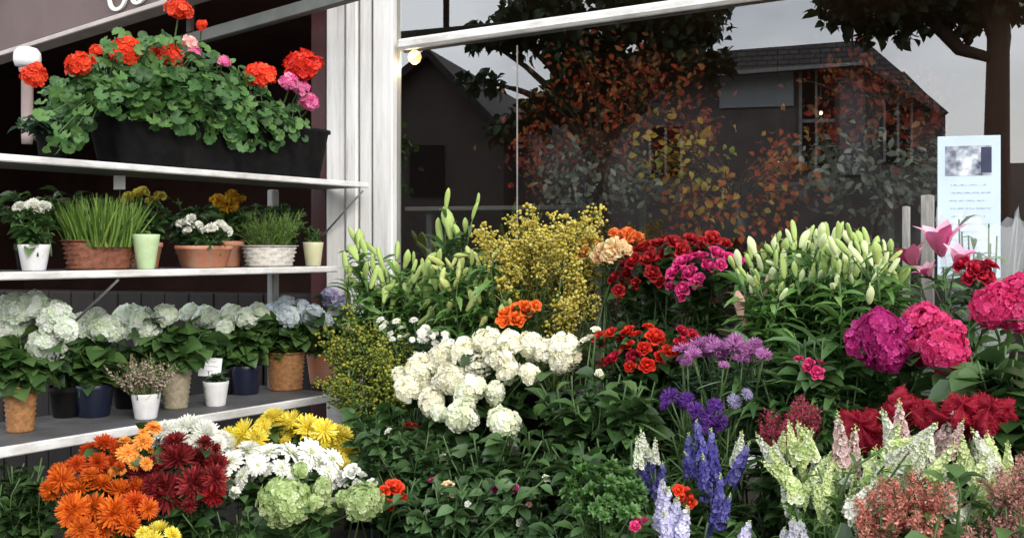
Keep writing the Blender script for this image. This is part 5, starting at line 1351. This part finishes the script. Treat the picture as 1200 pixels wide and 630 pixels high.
greens('low greenery under the orange and burgundy bunches', [(180, 600), (320, 590), (320, 645), (200, 645)], 1.2, 40, 45, (L_OVATE, LEAF, .06), Y=3.1)
greens('dark greenery behind the delphinium spikes', [(770, 500), (870, 490), (890, 600), (860, 640), (780, 630)], .98, 54, 46, (L_NARROW, LEAF_MID, .10), 24)
greens('dark greenery between rosette bush and deep red roses', [(640, 520), (760, 500), (770, 560), (650, 570)], 1.02, 40, 47, (L_OVATE, LEAF, .07))
greens('leafy greenery between pilaster foot and rose bush', [(395, 470), (470, 470), (480, 560), (410, 560)], .80, 44, 48, (L_BROAD, LEAF_MID, .06))
greens('dark greenery under the lowest white hydrangea heads', [(500, 510), (640, 500), (650, 580), (510, 580)], .98, 44, 50, (L_OVATE, LEAF, .065), 18)
greens('dark greenery at the lower edge in front of the delphiniums', [(640, 610), (900, 600), (900, 650), (640, 650)], 1.22, 56, 49, (L_OVATE, LEAF_MID, .06))

# cellophane round the pink lilies
def wrap():
    rng = np.random.default_rng(3)
    m, nt, b, out = nodes('cellophane')
    b.inputs['Base Color'].default_value = (.75, .78, .80, 1); b.inputs['Roughness'].default_value = .25
    tr = nt.nodes.new('ShaderNodeBsdfTransparent'); mx = nt.nodes.new('ShaderNodeMixShader'); mx.inputs[0].default_value = .22
    lk(nt, tr.outputs[0], mx.inputs[1]); lk(nt, b.outputs[0], mx.inputs[2]); lk(nt, mx.outputs[0], out.inputs['Surface'])
    w = .22
    c = PW(1150, 330, w); f = c.copy(); f[2] = 1.02
    top = PW(1150, 258, w)[2] - f[2]
    mb = MB()
    n = 40
    prof = [(.035, 0), (.06, .08 * 1), (.085, top * .45), (.105, top * .75), (.125, top)]
    V = []; F = []
    for i, (r, z) in enumerate(prof):
        for j in range(n):
            a = j / n * 2 * PI; k = 1 + .10 * math.sin(7 * a + i) * i / 4 + .06 * math.sin(17 * a)
            V.append((r * k * math.cos(a), r * k * math.sin(a) * .8, z + (.03 * math.sin(5 * a) + .02 * math.sin(11 * a) if i == 4 else 0)))
    for i in range(4):
        for j in range(n): F.append((i * n + j, i * n + (j + 1) % n, (i + 1) * n + (j + 1) % n, (i + 1) * n + j))
    mb.add(V, F)
    root = thing('wrapped_bouquet', 'bouquet in clear cellophane standing before the notice', 'bouquet', f)
    link('cellophane', mb.mesh('cellophane', [m]), root)
    mb = MB(); k = 16
    a = rng.uniform(0, 6.28, k); tips = f + np.stack([np.cos(a) * .06, np.sin(a) * .06, rng.uniform(.7, 1.02, k) * top], -1)
    stems_and_leaves(mb, f - np.array([0, 0, .15]), tips, np.tile([[0, 0, 1.0]], (k, 1)), np.full(k, .01), L_LANCE, .08, 6, .5, 0, rng, spread=.015)
    world_part('foliage', mb.mesh('foliage', [LEAF_BRIGHT, STEM]), root)
    add_bucket(f + np.array([0, 0, .02]), 'dark', 'holding the cellophane bouquet')
wrap()

# ------------------------------------------------------------------ stand and buckets under the flowers
def stand():
    root = thing('flower_stand', 'dark stepped wooden stand hidden under the flower buckets', 'stand', UW(1.5, .5, 0))
    for (w0, w1, z), u1 in zip(TIERS, (2.95, 2.95, 2.9)):
        u0 = .02 if w0 < .9 else -.25
        mb = MB()
        fbox(mb, u0, u1, w0 + .003, w1 - .003, z - .03, z, 0, .003)
        world_part('step', mb.mesh('step', [DARKWOOD], False), root)
        mb = MB(); fbox(mb, u0 + .01, u1 - .01, w1 - .03, w1 - .006, 0, z - .032)
        world_part('riser_board', mb.mesh('riser_board', [DARKWOOD], False), root)
stand()
BM = {'dark': bucket_mesh(BUCKD), 'green': bucket_mesh(BUCKG)}
HM = bucket_handle(GALV)
for b, kind, lab in BUCKETS:
    pass_z = b[2]
    root = thing('flower_bucket', ('dark' if kind == 'dark' else 'green') + ' bucket ' + ' '.join(lab.split()[:12]), 'bucket', b, random.uniform(-.6, .6), 'flower buckets on the stand')
    link('bucket_body', BM[kind], root); link('handle', HM, root)

# ------------------------------------------------------------------ camera, light, world
cam = bpy.data.cameras.new('camera'); co = bpy.data.objects.new('camera', cam); COL.objects.link(co)
co.location = (0, 0, EYE); co.rotation_euler = (PI / 2, 0, 0)
cam.sensor_width = 36; cam.lens = 36; cam.shift_y = -(315 - HOR) / FOC; cam.clip_end = 600; cam.clip_start = .05
cam.dof.use_dof = False
sc.camera = co
SUN_EL, SUN_AZ = math.radians(31), math.radians(152)      # azimuth measured clockwise from +Y: behind the camera, a little left
sd = bpy.data.lights.new('sun', 'SUN'); sd.energy = 1.3; sd.angle = math.radians(18); sd.color = (1, .96, .90)
so = bpy.data.objects.new('sun', sd); COL.objects.link(so)
v = Vector((math.sin(SUN_AZ) * math.cos(SUN_EL), math.cos(SUN_AZ) * math.cos(SUN_EL), math.sin(SUN_EL)))
so.rotation_euler = v.to_track_quat('Z', 'Y').to_euler(); so.location = v * 30
wd = bpy.data.worlds.new('World'); sc.world = wd; wd.use_nodes = True
nt = wd.node_tree; bg = nt.nodes['Background']
sky = nt.nodes.new('ShaderNodeTexSky'); sky.sky_type = 'NISHITA'; sky.sun_disc = False; sky.sun_elevation = SUN_EL; sky.sun_rotation = SUN_AZ; sky.air_density = 1.0; sky.dust_density = 2.5
tc = nt.nodes.new('ShaderNodeTexCoord'); nz = nt.nodes.new('ShaderNodeTexNoise'); nz.inputs['Scale'].default_value = 2.2; nz.inputs['Detail'].default_value = 8; nz.inputs['Roughness'].default_value = .55
mp = nt.nodes.new('ShaderNodeMapping'); mp.inputs['Scale'].default_value = (1, 1, 2.5)
nt.links.new(tc.outputs['Generated'], mp.inputs['Vector']); nt.links.new(mp.outputs[0], nz.inputs['Vector'])
rp = nt.nodes.new('ShaderNodeValToRGB'); rp.color_ramp.elements[0].position = .38; rp.color_ramp.elements[0].color = (.30,) * 3 + (1,); rp.color_ramp.elements[1].position = .62
nt.links.new(nz.outputs['Fac'], rp.inputs['Fac'])
mx = nt.nodes.new('ShaderNodeMixRGB'); mx.inputs['Color2'].default_value = (13.6, 14.1, 14.8, 1)
nt.links.new(rp.outputs['Color'], mx.inputs['Fac']); nt.links.new(sky.outputs['Color'], mx.inputs['Color1']); nt.links.new(mx.outputs['Color'], bg.inputs['Color'])
bg.inputs['Strength'].default_value = .15
sc.view_settings.view_transform = 'Standard'; sc.view_settings.look = 'None'; sc.view_settings.gamma = 1; sc.view_settings.use_curve_mapping = False
sc.view_settings.exposure = 0.56
sc.cycles.max_bounces = 8; sc.cycles.transparent_max_bounces = 12; sc.cycles.use_denoising = True
sc.cycles.sample_clamp_indirect = 6
